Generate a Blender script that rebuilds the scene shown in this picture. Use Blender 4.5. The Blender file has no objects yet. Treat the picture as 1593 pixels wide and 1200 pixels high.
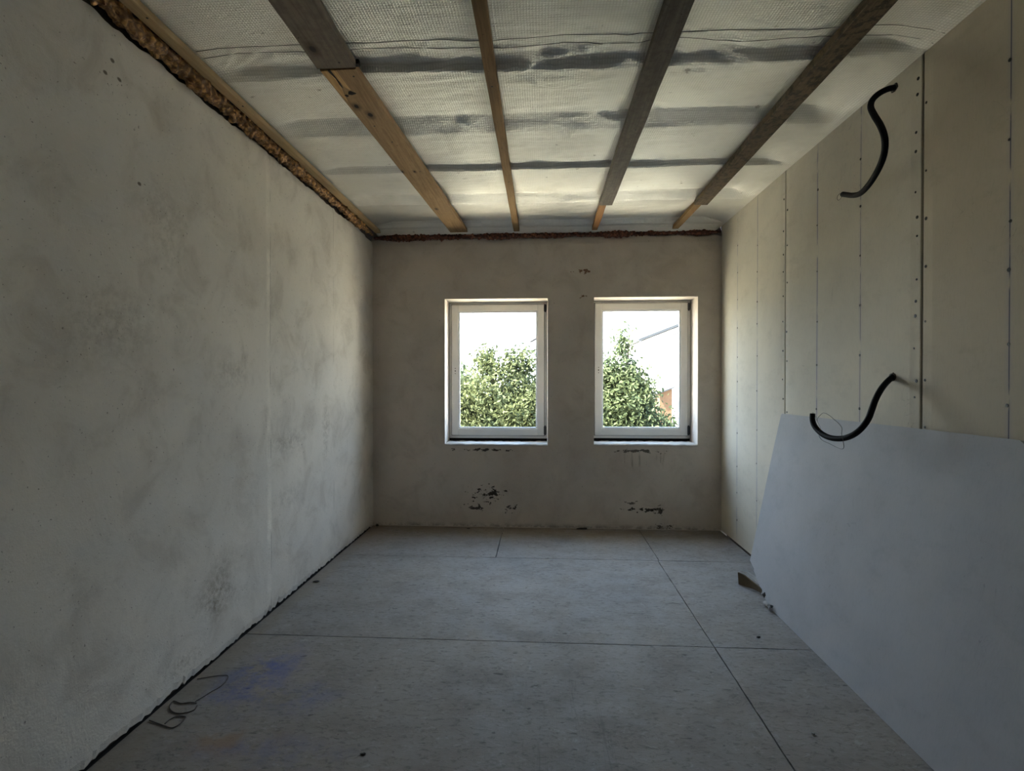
import bpy, bmesh, math, random
import numpy as np
from mathutils import Vector, noise as mnoise

random.seed(7)
rng = np.random.default_rng(11)
S = bpy.context.scene
COL = S.collection

# ------------------------------------------------------------------ camera
EYE = 1.30
cam_data = bpy.data.cameras.new('camera')
cam_data.sensor_fit = 'HORIZONTAL'
cam_data.sensor_width = 36.0
cam_data.lens = 36.0 * 800.0 / 1593.0
cam_data.clip_start = 0.02
cam_data.clip_end = 600
cam = bpy.data.objects.new('camera', cam_data)
COL.objects.link(cam)
cam.location = (0, 0, EYE)
cam.rotation_euler = (math.radians(90) - math.atan(6 / 800.0), 0, math.atan(45.5 / 800.0))
S.camera = cam

# ------------------------------------------------------------------ light
SKY = 1.4
SUN = 15.0
EXPOSURE = 3.15
w = bpy.data.worlds.new('sky')
S.world = w
w.use_nodes = True
nt = w.node_tree
nt.nodes.clear()
# hazy bright sky: white at the horizon, passing to pale blue overhead, the same all round
tc = nt.nodes.new('ShaderNodeTexCoord')
sx = nt.nodes.new('ShaderNodeSeparateXYZ')
cr = nt.nodes.new('ShaderNodeValToRGB')
cr.color_ramp.elements[0].position = 0.0
cr.color_ramp.elements[0].color = (0.88, 0.96, 1.05, 1)
cr.color_ramp.elements[1].position = 0.75
cr.color_ramp.elements[1].color = (0.58, 0.80, 1.22, 1)
bg = nt.nodes.new('ShaderNodeBackground')
bg.inputs['Strength'].default_value = SKY
wo = nt.nodes.new('ShaderNodeOutputWorld')
nt.links.new(tc.outputs['Generated'], sx.inputs[0])
nt.links.new(sx.outputs[2], cr.inputs[0])
nt.links.new(cr.outputs[0], bg.inputs['Color'])
nt.links.new(bg.outputs[0], wo.inputs['Surface'])

sd = bpy.data.lights.new('sun', 'SUN')
sd.energy = SUN
sd.angle = math.radians(0.6)
sd.color = (1.0, 0.94, 0.84)
so = bpy.data.objects.new('sun', sd)
COL.objects.link(so)
# sun stands high behind the building (behind the camera, a little to the left)
so.rotation_euler = (math.radians(32), 0, math.radians(-76))

for nm, x0, x1 in (('portal_left', -0.86, 0.05), ('portal_right', 0.47, 1.36)):
    pd = bpy.data.lights.new(nm, 'AREA')
    pd.shape = 'RECTANGLE'
    pd.size = x1 - x0
    pd.size_y = 1.30
    pd.cycles.is_portal = True
    po = bpy.data.objects.new(nm, pd)
    COL.objects.link(po)
    po.location = ((x0 + x1) / 2, 4.90, 1.39)
    po.rotation_euler = (math.radians(-90), 0, 0)

S.view_settings.view_transform = 'Standard'
S.view_settings.look = 'None'
S.view_settings.gamma = 1.0
S.view_settings.use_curve_mapping = False
S.view_settings.exposure = EXPOSURE
try:
    S.cycles.max_bounces = 14
    S.cycles.diffuse_bounces = 8
    S.cycles.glossy_bounces = 5
    S.cycles.transparent_max_bounces = 24
    S.cycles.caustics_reflective = True
    S.cycles.use_denoising = True
except Exception:
    pass


# ------------------------------------------------------------------ helpers
def link(o, parent=None):
    COL.objects.link(o)
    if parent is not None:
        o.parent = parent
    return o


def world_loc(o):
    v = Vector((0, 0, 0))
    while o is not None:
        v += o.location
        o = o.parent
    return v


def mesh(name, verts, faces, mat=None, parent=None, smooth=False, kind=None, loc=None):
    """vertices are given in room coordinates; they are stored relative to the object's own origin"""
    base = world_loc(parent) if parent is not None else Vector(loc or (0, 0, 0))
    vv = np.asarray(verts, dtype=float) - np.array(base)
    me = bpy.data.meshes.new(name)
    me.from_pydata(vv.tolist(), [], faces if isinstance(faces, list) else faces.tolist())
    if smooth:
        me.polygons.foreach_set('use_smooth', [True] * len(me.polygons))
    if mat is not None:
        me.materials.append(mat)
    me.update()
    o = bpy.data.objects.new(name, me)
    if parent is None:
        o.location = base
    link(o, parent)
    if kind:
        o['kind'] = kind
    return o


def empty(name, loc):
    o = bpy.data.objects.new(name, None)
    o.location = loc
    o.empty_display_size = 0.05
    return link(o)


def tag(o, label=None, cat=None, group=None, kind=None):
    if label:
        o['label'] = label
    if cat:
        o['category'] = cat
    if group:
        o['group'] = group
    if kind:
        o['kind'] = kind
    return o


class MB:
    def __init__(self):
        self.v = []
        self.f = []

    def add(self, vs, fs):
        n = len(self.v)
        self.v += [tuple(a) for a in vs]
        self.f += [tuple(i + n for i in q) for q in fs]

    def box(self, x0, x1, y0, y1, z0, z1):
        self.add([(x0, y0, z0), (x1, y0, z0), (x1, y1, z0), (x0, y1, z0), (x0, y0, z1), (x1, y0, z1), (x1, y1, z1), (x0, y1, z1)],
                 [(0, 3, 2, 1), (4, 5, 6, 7), (0, 1, 5, 4), (1, 2, 6, 5), (2, 3, 7, 6), (3, 0, 4, 7)])

    def bevbox(self, x0, x1, y0, y1, z0, z1, b=0.003):
        bm = bmesh.new()
        r = bmesh.ops.create_cube(bm, size=1.0)
        for v in bm.verts:
            v.co = ((x0 + x1) / 2 + v.co.x * (x1 - x0), (y0 + y1) / 2 + v.co.y * (y1 - y0), (z0 + z1) / 2 + v.co.z * (z1 - z0))
        bmesh.ops.bevel(bm, geom=list(bm.edges), offset=b, segments=1, affect='EDGES')
        bm.verts.index_update()
        self.add([v.co[:] for v in bm.verts], [[v.index for v in f.verts] for f in bm.faces])
        bm.free()

    def build(self, name, mat=None, parent=None, **k):
        return mesh(name, self.v, [list(q) for q in self.f], mat, parent, **k)


def catmull(pts, n):
    P = [Vector(p) for p in pts]
    P = [P[0] * 2 - P[1]] + P + [P[-1] * 2 - P[-2]]
    out = []
    for i in range(1, len(P) - 2):
        for k in range(n):
            t = k / n
            a, b, c, d = P[i - 1], P[i], P[i + 1], P[i + 2]
            out.append(0.5 * ((2 * b) + (c - a) * t + (2 * a - 5 * b + 4 * c - d) * t * t + (3 * b - a - 3 * c + d) * t ** 3))
    out.append(P[-2])
    return out


def tube(pts, rad, sides=8, caps=True):
    """returns verts, faces of a swept tube; rad is a number or a list per point"""
    n = len(pts)
    R = rad if isinstance(rad, (list, tuple, np.ndarray)) else [rad] * n
    vs, fs = [], []
    up = Vector((0.13, 0.21, 0.97))
    for i, p in enumerate(pts):
        t = (pts[min(i + 1, n - 1)] - pts[max(i - 1, 0)]).normalized()
        a = up - t * up.dot(t)
        if a.length < 1e-4:
            a = Vector((1, 0, 0)) - t * t.x
        a.normalize()
        up = a
        b = t.cross(a)
        for k in range(sides):
            an = 2 * math.pi * k / sides
            vs.append(tuple(p + (a * math.cos(an) + b * math.sin(an)) * R[i]))
    for i in range(n - 1):
        for k in range(sides):
            k2 = (k + 1) % sides
            fs.append((i * sides + k, i * sides + k2, (i + 1) * sides + k2, (i + 1) * sides + k))
    if caps:
        fs.append(tuple(reversed(range(sides))))
        fs.append(tuple((n - 1) * sides + k for k in range(sides)))
    return vs, fs


# ------------------------------------------------------------------ material builder
class NB:
    def __init__(self, name):
        self.m = bpy.data.materials.new(name)
        self.m.use_nodes = True
        self.t = self.m.node_tree
        self.t.nodes.clear()
        self.out = self.n('ShaderNodeOutputMaterial')
        self.bsdf = self.n('ShaderNodeBsdfPrincipled')
        self.l(self.bsdf.outputs[0], self.out.inputs[0])
        g = self.n('ShaderNodeNewGeometry')
        self.pos = g.outputs['Position']

    def n(self, t):
        return self.t.nodes.new(t)

    def l(self, a, b):
        self.t.links.new(a, b)

    def put(self, sock, v):
        if hasattr(v, 'is_linked') or isinstance(v, bpy.types.NodeSocket):
            self.l(v, sock)
        elif isinstance(v, (tuple, list)) and len(v) == 3 and sock.type == 'RGBA':
            sock.default_value = (*v, 1)
        else:
            sock.default_value = v

    def obj_coords(self):
        c = self.n('ShaderNodeTexCoord')
        return c.outputs['Object']

    def math(self, op, a, b=0.0, c=0.0, clamp=False):
        m = self.n('ShaderNodeMath')
        m.operation = op
        m.use_clamp = clamp
        for s, v in zip(m.inputs, (a, b, c)):
            self.put(s, v)
        return m.outputs[0]

    def vmath(self, op, a, b):
        m = self.n('ShaderNodeVectorMath')
        m.operation = op
        self.put(m.inputs[0], a)
        self.put(m.inputs[1], b)
        return m.outputs['Value'] if op in ('LENGTH', 'DISTANCE', 'DOT_PRODUCT') else m.outputs[0]

    def scaled(self, v, s):
        return self.vmath('MULTIPLY', v, s)

    def noise(self, scale, detail=4, rough=0.55, vec=None, dist=0.0):
        x = self.n('ShaderNodeTexNoise')
        x.inputs['Scale'].default_value = scale
        x.inputs['Detail'].default_value = detail
        x.inputs['Roughness'].default_value = rough
        x.inputs['Distortion'].default_value = dist
        self.l(vec if vec is not None else self.pos, x.inputs['Vector'])
        return x.outputs['Fac']

    def vor(self, scale, vec=None, feature='F1', out='Distance'):
        x = self.n('ShaderNodeTexVoronoi')
        x.feature = feature
        x.inputs['Scale'].default_value = scale
        self.l(vec if vec is not None else self.pos, x.inputs['Vector'])
        return x.outputs[out]

    def ramp(self, v, a, b, lo=0.0, hi=1.0):
        m = self.n('ShaderNodeMapRange')
        m.interpolation_type = 'SMOOTHSTEP'
        self.put(m.inputs['Value'], v)
        m.inputs['From Min'].default_value = a
        m.inputs['From Max'].default_value = b
        m.inputs['To Min'].default_value = lo
        m.inputs['To Max'].default_value = hi
        return m.outputs['Result']

    def mix(self, f, a, b, mode='MIX'):
        m = self.n('ShaderNodeMix')
        m.data_type = 'RGBA'
        m.blend_type = mode
        self.put(m.inputs['Factor'], f)
        self.put(m.inputs['A'], a) if False else self.put(m.inputs[6], a)
        self.put(m.inputs[7], b)
        return m.outputs[2]

    def blob(self, c, r, soft=0.5, wob=0.0, wscale=6.0):
        """1 inside an ellipsoid of radii r about c, fading to 0 at its rim; wob ruffles the rim"""
        d = self.vmath('SUBTRACT', self.pos, tuple(c))
        d = self.vmath('MULTIPLY', d, tuple(1.0 / a for a in r))
        d = self.vmath('LENGTH', d, (0, 0, 0))
        if wob:
            d = self.math('ADD', d, self.math('MULTIPLY', self.math('SUBTRACT', self.noise(wscale, 4), 0.5), wob))
        return self.ramp(d, 1.0, 1.0 - soft)

    def sep(self, v=None):
        s = self.n('ShaderNodeSeparateXYZ')
        self.l(v if v is not None else self.pos, s.inputs[0])
        return s.outputs

    def bump(self, h, strength=0.3, dist=0.01, prev=None):
        b = self.n('ShaderNodeBump')
        b.inputs['Strength'].default_value = strength
        b.inputs['Distance'].default_value = dist
        self.l(h, b.inputs['Height'])
        if prev is not None:
            self.l(prev, b.inputs['Normal'])
        return b.outputs[0]

    def done(self, color, rough=0.8, metal=0.0, normal=None, spec=None):
        self.put(self.bsdf.inputs['Base Color'], color)
        self.put(self.bsdf.inputs['Roughness'], rough)
        self.put(self.bsdf.inputs['Metallic'], metal)
        if spec is not None:
            self.put(self.bsdf.inputs['Specular IOR Level'], spec)
        if normal is not None:
            self.l(normal, self.bsdf.inputs['Normal'])
        return self.m


def plain(name, color, rough=0.7, metal=0.0, nscale=30, namt=0.25, bump=0.0, bscale=200):
    b = NB(name)
    f = b.noise(nscale, 4, 0.6)
    c = b.mix(b.math('MULTIPLY', f, namt), color, tuple(x * 0.35 for x in color))
    nm = b.bump(b.noise(bscale, 3), bump, 0.004) if bump else None
    return b.done(c, rough, metal, nm)


def plaster_material(name, base, dark, where):
    b = NB(name)
    big = b.noise(1.1, 5, 0.6)
    mid = b.noise(4.5, 6, 0.65, dist=0.6)
    fine = b.noise(42, 5, 0.7)
    grit = b.noise(170, 3, 0.6)
    c = b.mix(b.ramp(big, 0.35, 0.68), base, tuple(0.84 * x for x in base))
    c = b.mix(b.ramp(mid, 0.45, 0.75, 0, 0.6), c, dark)
    c = b.mix(b.ramp(fine, 0.55, 0.8, 0, 0.38), c, dark)
    # pin holes and grit
    c = b.mix(b.ramp(b.noise(95, 2, 0.5), 0.69, 0.76, 0, 0.65), c, (0.10, 0.085, 0.07))
    # trowel streaks
    st = b.noise(9, 3, 0.6, vec=b.scaled(b.pos, (1.0, 0.35, 2.6)), dist=1.2)
    st = b.ramp(b.math('ABSOLUTE', b.math('SUBTRACT', st, 0.5)), 0.0, 0.012, 1, 0)
    c = b.mix(b.math('MULTIPLY', st, b.ramp(big, 0.5, 0.7, 0, 0.22)), c, tuple(min(1, 1.35 * x) for x in base))
    h = b.math('ADD', b.math('MULTIPLY', fine, 0.5), b.math('MULTIPLY', grit, 0.35))
    h = b.math('ADD', h, b.math('MULTIPLY', mid, 1.5))
    xyz = b.sep()
    if where == 'left':
        # rubbed dirty stain low on the wall, and fainter ones
        s = b.math('MULTIPLY', b.blob((-1.52, 2.36, 0.30), (0.3, 0.26, 0.22), 0.95, 1.6, 4), b.ramp(b.noise(34, 6, 0.75), 0.30, 0.72))
        c = b.mix(b.math('MULTIPLY', s, 0.8), c, (0.19, 0.15, 0.10))
        s = b.math('MULTIPLY', b.blob((-1.52, 2.10, 0.10), (0.3, 0.22, 0.08), 0.9, 0.9, 5), b.ramp(b.noise(50, 4, 0.7), 0.42, 0.7))
        c = b.mix(b.math('MULTIPLY', s, 0.5), c, (0.16, 0.12, 0.07))
        for q, r, a in (((-1.52, 2.98, 0.94), (0.3, 0.30, 0.10), 0.45), ((-1.52, 1.75, 1.5), (0.3, 0.3, 0.25), 0.35),
                        ((-1.52, 2.0, 1.93), (0.3, 0.2, 0.3), 0.3), ((-1.52, 3.55, 0.95), (0.3, 0.09, 0.35), 0.45),
                        ((-1.52, 2.45, 1.35), (0.3, 0.25, 0.12), 0.35), ((-1.52, 3.0, 0.6), (0.3, 0.25, 0.1), 0.3)):
            s = b.math('MULTIPLY', b.blob(q, r, 0.9, 1.0, 4), b.ramp(b.noise(28, 4, 0.7), 0.35, 0.7))
            c = b.mix(b.math('MULTIPLY', s, a), c, (0.17, 0.14, 0.10))
        # vertical joint of the plaster with its pale filler, about mid-wall
        wv = b.math('MULTIPLY', b.math('SUBTRACT', b.noise(3, 3), 0.5), 0.02)
        dy = b.math('ADD', b.math('SUBTRACT', xyz[1], 2.81), wv)
        strip = b.math('MULTIPLY', b.ramp(b.math('ABSOLUTE', b.math('ADD', dy, 0.02)), 0.006, 0.034, 1, 0), b.ramp(b.noise(6, 5, 0.65), 0.34, 0.72))
        c = b.mix(b.math('MULTIPLY', strip, 0.5), c, tuple(min(1, 1.45 * x) for x in base))
        crack = b.math('MULTIPLY', b.ramp(b.math('ABSOLUTE', dy), 0.0, 0.004, 1, 0), b.ramp(b.noise(5, 3), 0.45, 0.55))
        crack2 = b.math('MULTIPLY', b.ramp(b.math('ABSOLUTE', b.math('ADD', b.math('SUBTRACT', xyz[1], 3.69), wv)), 0.0, 0.004, 1, 0), b.ramp(b.noise(4, 3), 0.5, 0.6))
        crack = b.math('MAXIMUM', crack, crack2)
        c = b.mix(b.math('MULTIPLY', crack, 0.6), c, (0.10, 0.08, 0.06))
        h = b.math('ADD', h, b.math('MULTIPLY', strip, 1.0))
        h = b.math('SUBTRACT', h, crack)
        # knocks near the top
        for q in ((-1.52, 1.75, 2.44), (-1.52, 1.78, 2.39), (-1.52, 1.72, 2.38), (-1.52, 1.87, 2.05)):
            c = b.mix(b.math('MULTIPLY', b.blob(q, (0.3, 0.012, 0.009), 0.5, 0.5, 60), 0.8), c, (0.07, 0.045, 0.03))
    if where == 'back':
        def chips(q, r, th, sc, col, amt, hh):
            nz = b.noise(sc, 3, 0.65, vec=b.scaled(b.pos, (0.8, 1, 1.3)))
            d = b.vmath('LENGTH', b.vmath('MULTIPLY', b.vmath('SUBTRACT', b.pos, q), tuple(1 / a for a in r)), (0, 0, 0))
            v = b.math('SUBTRACT', nz, b.math('MULTIPLY', d, 0.22))
            return b.ramp(v, th - 0.035, th, 0, amt)
        dk = (0.035, 0.026, 0.018)
        lst = [((-0.47, 4.57, 0.295), (0.24, 0.3, 0.085), 0.46, 26, dk, 0.95), ((-0.58, 4.57, 0.175), (0.13, 0.3, 0.03), 0.44, 24, dk, 0.9),
               ((-0.28, 4.57, 0.165), (0.10, 0.3, 0.05), 0.47, 26, dk, 0.9),
               ((0.90, 4.57, 0.175), (0.26, 0.3, 0.035), 0.46, 26, dk, 0.95), ((0.80, 4.57, 0.24), (0.10, 0.3, 0.03), 0.47, 24, dk, 0.8),
               ((1.02, 4.57, 0.17), (0.07, 0.3, 0.06), 0.45, 28, dk, 0.9),
               ((-0.47, 4.57, 0.690), (0.36, 0.3, 0.02), 0.45, 26, dk, 0.9), ((0.85, 4.57, 0.69), (0.36, 0.3, 0.025), 0.46, 26, dk, 0.8),
               ((0.36, 4.57, 2.275), (0.10, 0.3, 0.035), 0.47, 30, (0.17, 0.07, 0.025), 0.9),
               ((0.368, 4.57, 2.054), (0.05, 0.3, 0.03), 0.47, 30, (0.16, 0.07, 0.025), 0.85),
               ((1.05, 4.57, 0.03), (0.20, 0.3, 0.04), 0.5, 26, dk, 0.8)]
        for q, r, th, sc, col, amt in lst:
            m = chips(q, r, th, sc, col, amt, 0)
            c = b.mix(m, c, col)
            h = b.math('SUBTRACT', h, m)
        # dirty run marks under the right window
        rn = b.noise(16, 3, 0.6, vec=b.scaled(b.pos, (2.2, 1, 0.25)))
        rn = b.math('MULTIPLY', b.ramp(rn, 0.56, 0.70), b.blob((0.88, 4.57, 0.60), (0.36, 0.3, 0.13), 0.7))
        c = b.mix(b.math('MULTIPLY', rn, 0.45), c, (0.12, 0.11, 0.06))
        # darker brown patches toward the floor line
        g = b.math('MULTIPLY', b.ramp(xyz[2], 0.0, 0.05, 1, 0), b.ramp(b.noise(14, 4, 0.7), 0.4, 0.62))
        c = b.mix(b.math('MULTIPLY', g, 0.6), c, (0.10, 0.08, 0.055))
    nm = b.bump(h, 0.35, 0.006)
    return b.done(c, 0.88, 0, nm, 0.25)


def wood_material(name, base, dark, streak=0.5, mottled=0.0, knots=()):
    b = NB(name)
    v = b.scaled(b.pos, (1.0, 0.05, 1.0))
    g = b.noise(75, 5, 0.65, vec=v, dist=0.5)
    g2 = b.noise(16, 4, 0.6, vec=b.scaled(b.pos, (1, 0.12, 1)))
    c = b.mix(b.ramp(g, 0.35, 0.7, 0, streak), base, dark)
    c = b.mix(b.ramp(g2, 0.45, 0.75, 0, 0.5), c, tuple(0.55 * x + 0.2 * y for x, y in zip(base, dark)))
    if mottled:
        c = b.mix(b.ramp(b.noise(28, 5, 0.7), 0.45, 0.6, 0, mottled), c, dark)
    c = b.mix(b.ramp(b.noise(60, 2), 0.72, 0.76, 0, 0.8), c, tuple(0.3 * x for x in dark))
    for q, r in knots:
        c = b.mix(b.math('MULTIPLY', b.blob(q, (r, r * 1.9, 0.2), 0.9, 0.7, 22), 0.75), c, (0.045, 0.025, 0.012))
        c = b.mix(b.blob(q, (r * 0.4, r * 0.6, 0.2), 0.4, 0.5, 40), c, (0.015, 0.01, 0.006))
    nm = b.bump(g, 0.35, 0.003)
    return b.done(c, 0.75, 0, nm, 0.3)


def drywall_material(name, base, lines=(), seed=0.0):
    b = NB(name)
    p = b.vmath('ADD', b.pos, (seed, seed * 0.7, seed * 1.3))
    big = b.noise(2.2, 4, 0.6, vec=p)
    c = b.mix(b.ramp(big, 0.35, 0.7, 0, 0.7), base, tuple(0.86 * x for x in base))
    c = b.mix(b.ramp(b.noise(12, 5, 0.7, vec=b.scaled(p, (1, 0.5, 1))), 0.5, 0.75, 0, 0.25), c, tuple(0.6 * x for x in base))
    fib = b.noise(120, 3, 0.6, vec=b.scaled(p, (1, 1, 0.25)))
    c = b.mix(b.ramp(fib, 0.45, 0.75, 0, 0.12), c, tuple(0.6 * x for x in base))
    sc = b.noise(5, 3, 0.6, vec=b.scaled(p, (1, 1.6, 0.7)), dist=1.5)
    sc = b.math('MULTIPLY', b.ramp(b.math('ABSOLUTE', b.math('SUBTRACT', sc, 0.47)), 0, 0.004, 1, 0), b.ramp(big, 0.52, 0.62, 0, 0.4))
    c = b.mix(sc, c, (0.15, 0.14, 0.13))
    xyz = b.sep()
    for y0, blue, amt in lines:
        wob = b.math('MULTIPLY', b.math('SUBTRACT', b.noise(1.2, 2), 0.5), 0.006)
        d = b.math('ABSOLUTE', b.math('ADD', b.math('SUBTRACT', xyz[1], y0), wob))
        br = b.ramp(b.noise(7, 4, 0.6, vec=b.scaled(p, (1, 4, 1))), 0.36, 0.5)
        c = b.mix(b.math('MULTIPLY', b.math('MULTIPLY', b.ramp(d, 0.001, 0.0035, 1, 0), br), amt), c, blue)
        c = b.mix(b.math('MULTIPLY', b.math('MULTIPLY', b.ramp(d, 0.0, 0.022, 1, 0), br), 0.16 * amt), c, (0.16, 0.19, 0.42))
    nm = b.bump(b.math('ADD', fib, b.math('MULTIPLY', big, 2.0)), 0.12, 0.003)
    return b.done(c, 0.82, 0, nm, 0.3)


# ------------------------------------------------------------------ materials
PL = (0.70, 0.655, 0.585)
PLD = (0.42, 0.375, 0.32)
M = {}
M['plaster_left'] = plaster_material('plaster_left', PL, PLD, 'left')
M['plaster_back'] = plaster_material('plaster_back', (0.70, 0.635, 0.57), (0.50, 0.44, 0.385), 'back')
M['plaster_rear'] = plaster_material('plaster_rear', PL, PLD, 'rear')
M['masonry'] = plain('raw_masonry', (0.10, 0.075, 0.055), 0.95, 0, 18, 0.6, 0.5, 60)
M['render_out'] = plain('outside_render', (0.62, 0.56, 0.46), 0.9, 0, 6, 0.3, 0.3, 90)
M['slab'] = plain('concrete_slab', (0.10, 0.095, 0.09), 0.95, 0, 10, 0.5)
M['void'] = plain('dark_gap', (0.018, 0.015, 0.012), 0.95, 0, 30, 0.3)
M['sill'] = plain('pale_mortar', (0.56, 0.54, 0.50), 0.9, 0, 26, 0.5, 0.6, 90)
M['wood_new'] = wood_material('new_pine', (0.36, 0.235, 0.12), (0.16, 0.09, 0.04), 0.6, 0.12,
                              [((-0.885, 2.43, 2.62), 0.030), ((-0.845, 2.51, 2.62), 0.036), ((-0.875, 3.2, 2.62), 0.026), ((-0.795, 3.2, 2.62), 0.020), ((-0.8, 3.9, 2.62), 0.022)])
M['wood_lath'] = wood_material('pine_lath', (0.30, 0.185, 0.08), (0.13, 0.07, 0.03), 0.6)
M['wood_pale'] = wood_material('pale_spruce', (0.40, 0.29, 0.155), (0.22, 0.14, 0.07), 0.5)
M['wood_orange'] = wood_material('fresh_larch', (0.38, 0.19, 0.075), (0.20, 0.085, 0.03), 0.5)
M['wood_old'] = wood_material('weathered_board', (0.21, 0.17, 0.13), (0.10, 0.075, 0.055), 0.6, 0.35, [((-0.90, 1.99, 2.62), 0.036)])
M['wood_grey'] = wood_material('grey_board', (0.20, 0.17, 0.14), (0.085, 0.07, 0.055), 0.6, 0.4)
M['wood_dark'] = wood_material('dark_mouldy_board', (0.15, 0.105, 0.06), (0.028, 0.02, 0.013), 0.6, 0.9)
M['splinter'] = wood_material('fresh_split_wood', (0.60, 0.38, 0.17), (0.32, 0.17, 0.06), 0.7)
M['pvc'] = plain('white_plastic_frame', (0.76, 0.75, 0.72), 0.38, 0, 14, 0.12)
M['bead'] = plain('white_glazing_bead', (0.74, 0.75, 0.76), 0.35, 0, 14, 0.1)
M['gasket'] = plain('black_rubber_gasket', (0.02, 0.02, 0.022), 0.6)
M['hinge'] = plain('dark_hinge_metal', (0.05, 0.05, 0.055), 0.45, 0.3)
M['black_plastic'] = plain('black_conduit', (0.005, 0.005, 0.006), 0.6, 0, 60, 0.3)
M['black_plastic'].node_tree.nodes['Principled BSDF'].inputs['Specular IOR Level'].default_value = 0.2
M['steel'] = plain('dark_screw_steel', (0.035, 0.033, 0.03), 0.5, 0.5)
M['wire'] = plain('thin_steel_wire', (0.13, 0.125, 0.12), 0.5, 0.5)
M['rusty_wire'] = plain('rusty_wire', (0.09, 0.07, 0.055), 0.7, 0.3)
M['kraft'] = plain('brown_paper', (0.12, 0.08, 0.036), 0.85, 0, 30, 0.5, 0.3, 60)
M['gypsum'] = plain('crumbled_gypsum', (0.50, 0.48, 0.45), 0.95, 0, 60, 0.5, 0.8, 120)
M['debris_dark'] = plain('dark_debris', (0.06, 0.05, 0.04), 0.9)
SHEET = (0.455, 0.46, 0.47)
M['sheet'] = drywall_material('grey_board_face', SHEET, (), 3.1)
DW = (0.66, 0.615, 0.51)
BL = (0.085, 0.085, 0.11)
M['panel_a'] = drywall_material('panel_face_window_end', DW, [(4.198, BL, 0.7), (3.819, BL, 0.8)], 0.0)
M['panel_b'] = drywall_material('panel_face_middle', DW, [(3.010, (0.09, 0.09, 0.16), 0.95), (2.615, BL, 0.75)], 5.0)
M['panel_c'] = drywall_material('panel_face_near', (0.52, 0.465, 0.36), [(1.81, (0.07, 0.065, 0.08), 0.9), (1.41, BL, 0.7)], 9.0)
M['panel_d'] = drywall_material('panel_face_rear', DW, [(0.6, BL, 0.7), (0.2, BL, 0.7)], 13.0)


def floor_material():
    b = NB('dusty_floor_board')
    base = (0.285, 0.256, 0.225)
    oi = b.n('ShaderNodeObjectInfo')
    p = b.pos
    big = b.noise(0.9, 5, 0.6)
    mid = b.noise(5, 6, 0.7, vec=b.scaled(p, (0.8, 1.2, 1)))
    c = b.mix(b.ramp(big, 0.35, 0.7, 0, 0.8), base, (0.245, 0.232, 0.222))
    c = b.mix(b.ramp(mid, 0.42, 0.72, 0, 0.55), c, (0.19, 0.172, 0.155))
    flake = b.noise(52, 5, 0.78, vec=b.scaled(p, (0.5, 1.1, 1)), dist=0.6)
    c = b.mix(b.ramp(flake, 0.50, 0.66, 0, 0.75), c, (0.135, 0.12, 0.105))
    pale = b.noise(40, 4, 0.75, vec=b.scaled(p, (0.6, 1.2, 1)), dist=0.8)
    c = b.mix(b.ramp(pale, 0.55, 0.70, 0, 0.5), c, (0.40, 0.38, 0.355))
    # fine curly scuffs and short dark chips
    sc = b.noise(7, 4, 0.6, dist=2.0)
    sc = b.math('MULTIPLY', b.ramp(b.math('ABSOLUTE', b.math('SUBTRACT', sc, 0.5)), 0, 0.006, 1, 0), b.ramp(b.noise(3, 3), 0.52, 0.62, 0, 0.7))
    c = b.mix(sc, c, (0.10, 0.09, 0.08))
    chip = b.noise(23, 3, 0.6, vec=b.scaled(p, (0.55, 1.5, 1)), dist=0.4)
    c = b.mix(b.ramp(chip, 0.665, 0.71, 0, 0.7), c, (0.06, 0.052, 0.045))
    # drag marks running away from the camera
    dr = b.noise(26, 2, 0.5, vec=b.scaled(p, (1, 0.03, 1)))
    dr = b.math('MULTIPLY', b.ramp(b.math('ABSOLUTE', b.math('SUBTRACT', dr, 0.5)), 0, 0.01, 1, 0), b.blob((0.1, 1.9, 0), (0.45, 0.5, 1), 0.6, 0.6, 4))
    c = b.mix(b.math('MULTIPLY', dr, 0.35), c, (0.12, 0.11, 0.10))
    # spilt blue chalk powder by the left wall
    pw = b.ramp(b.noise(9, 5, 0.7), 0.36, 0.66)
    for q, r, a in (((-1.22, 2.17, 0), (0.24, 0.34, 1), 0.34), ((-1.27, 2.26, 0), (0.10, 0.12, 1), 0.50), ((-1.02, 2.06, 0), (0.28, 0.16, 1), 0.22), ((-0.95, 1.75, 0), (0.5, 0.14, 1), 0.16)):
        m = b.math('MULTIPLY', b.math('MULTIPLY', b.blob(q, r, 0.9, 0.9, 4), pw), a * 1.55)
        c = b.mix(m, c, (0.045, 0.075, 0.32))
    m = b.math('MULTIPLY', b.blob((-1.15, 1.80, 0), (0.3, 0.12, 1), 0.9, 0.9, 5), b.ramp(b.noise(11, 4), 0.42, 0.65, 0, 0.5))
    c = b.mix(m, c, (0.26, 0.15, 0.075))
    # clean brownish margin beside the left wall
    xyz = b.sep()
    m = b.math('MULTIPLY', b.ramp(b.math('ADD', xyz[0], b.math('MULTIPLY', big, 0.12)), -1.40, -1.31, 1, 0), 0.55)
    c = b.mix(m, c, (0.24, 0.195, 0.145))
    # shade below the windows painted as a brown band along the back wall
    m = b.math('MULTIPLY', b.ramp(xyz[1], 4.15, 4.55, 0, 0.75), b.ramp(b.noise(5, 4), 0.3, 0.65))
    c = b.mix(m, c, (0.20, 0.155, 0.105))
    h = b.math('ADD', b.math('MULTIPLY', flake, 1.0), b.math('MULTIPLY', mid, 0.8))
    h = b.math('SUBTRACT', h, b.math('MULTIPLY', sc, 0.6))
    rough = b.ramp(mid, 0.3, 0.7, 0.62, 0.85)
    return b.done(c, rough, 0, b.bump(h, 0.35, 0.004), 0.35)


M['floor'] = floor_material()


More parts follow.
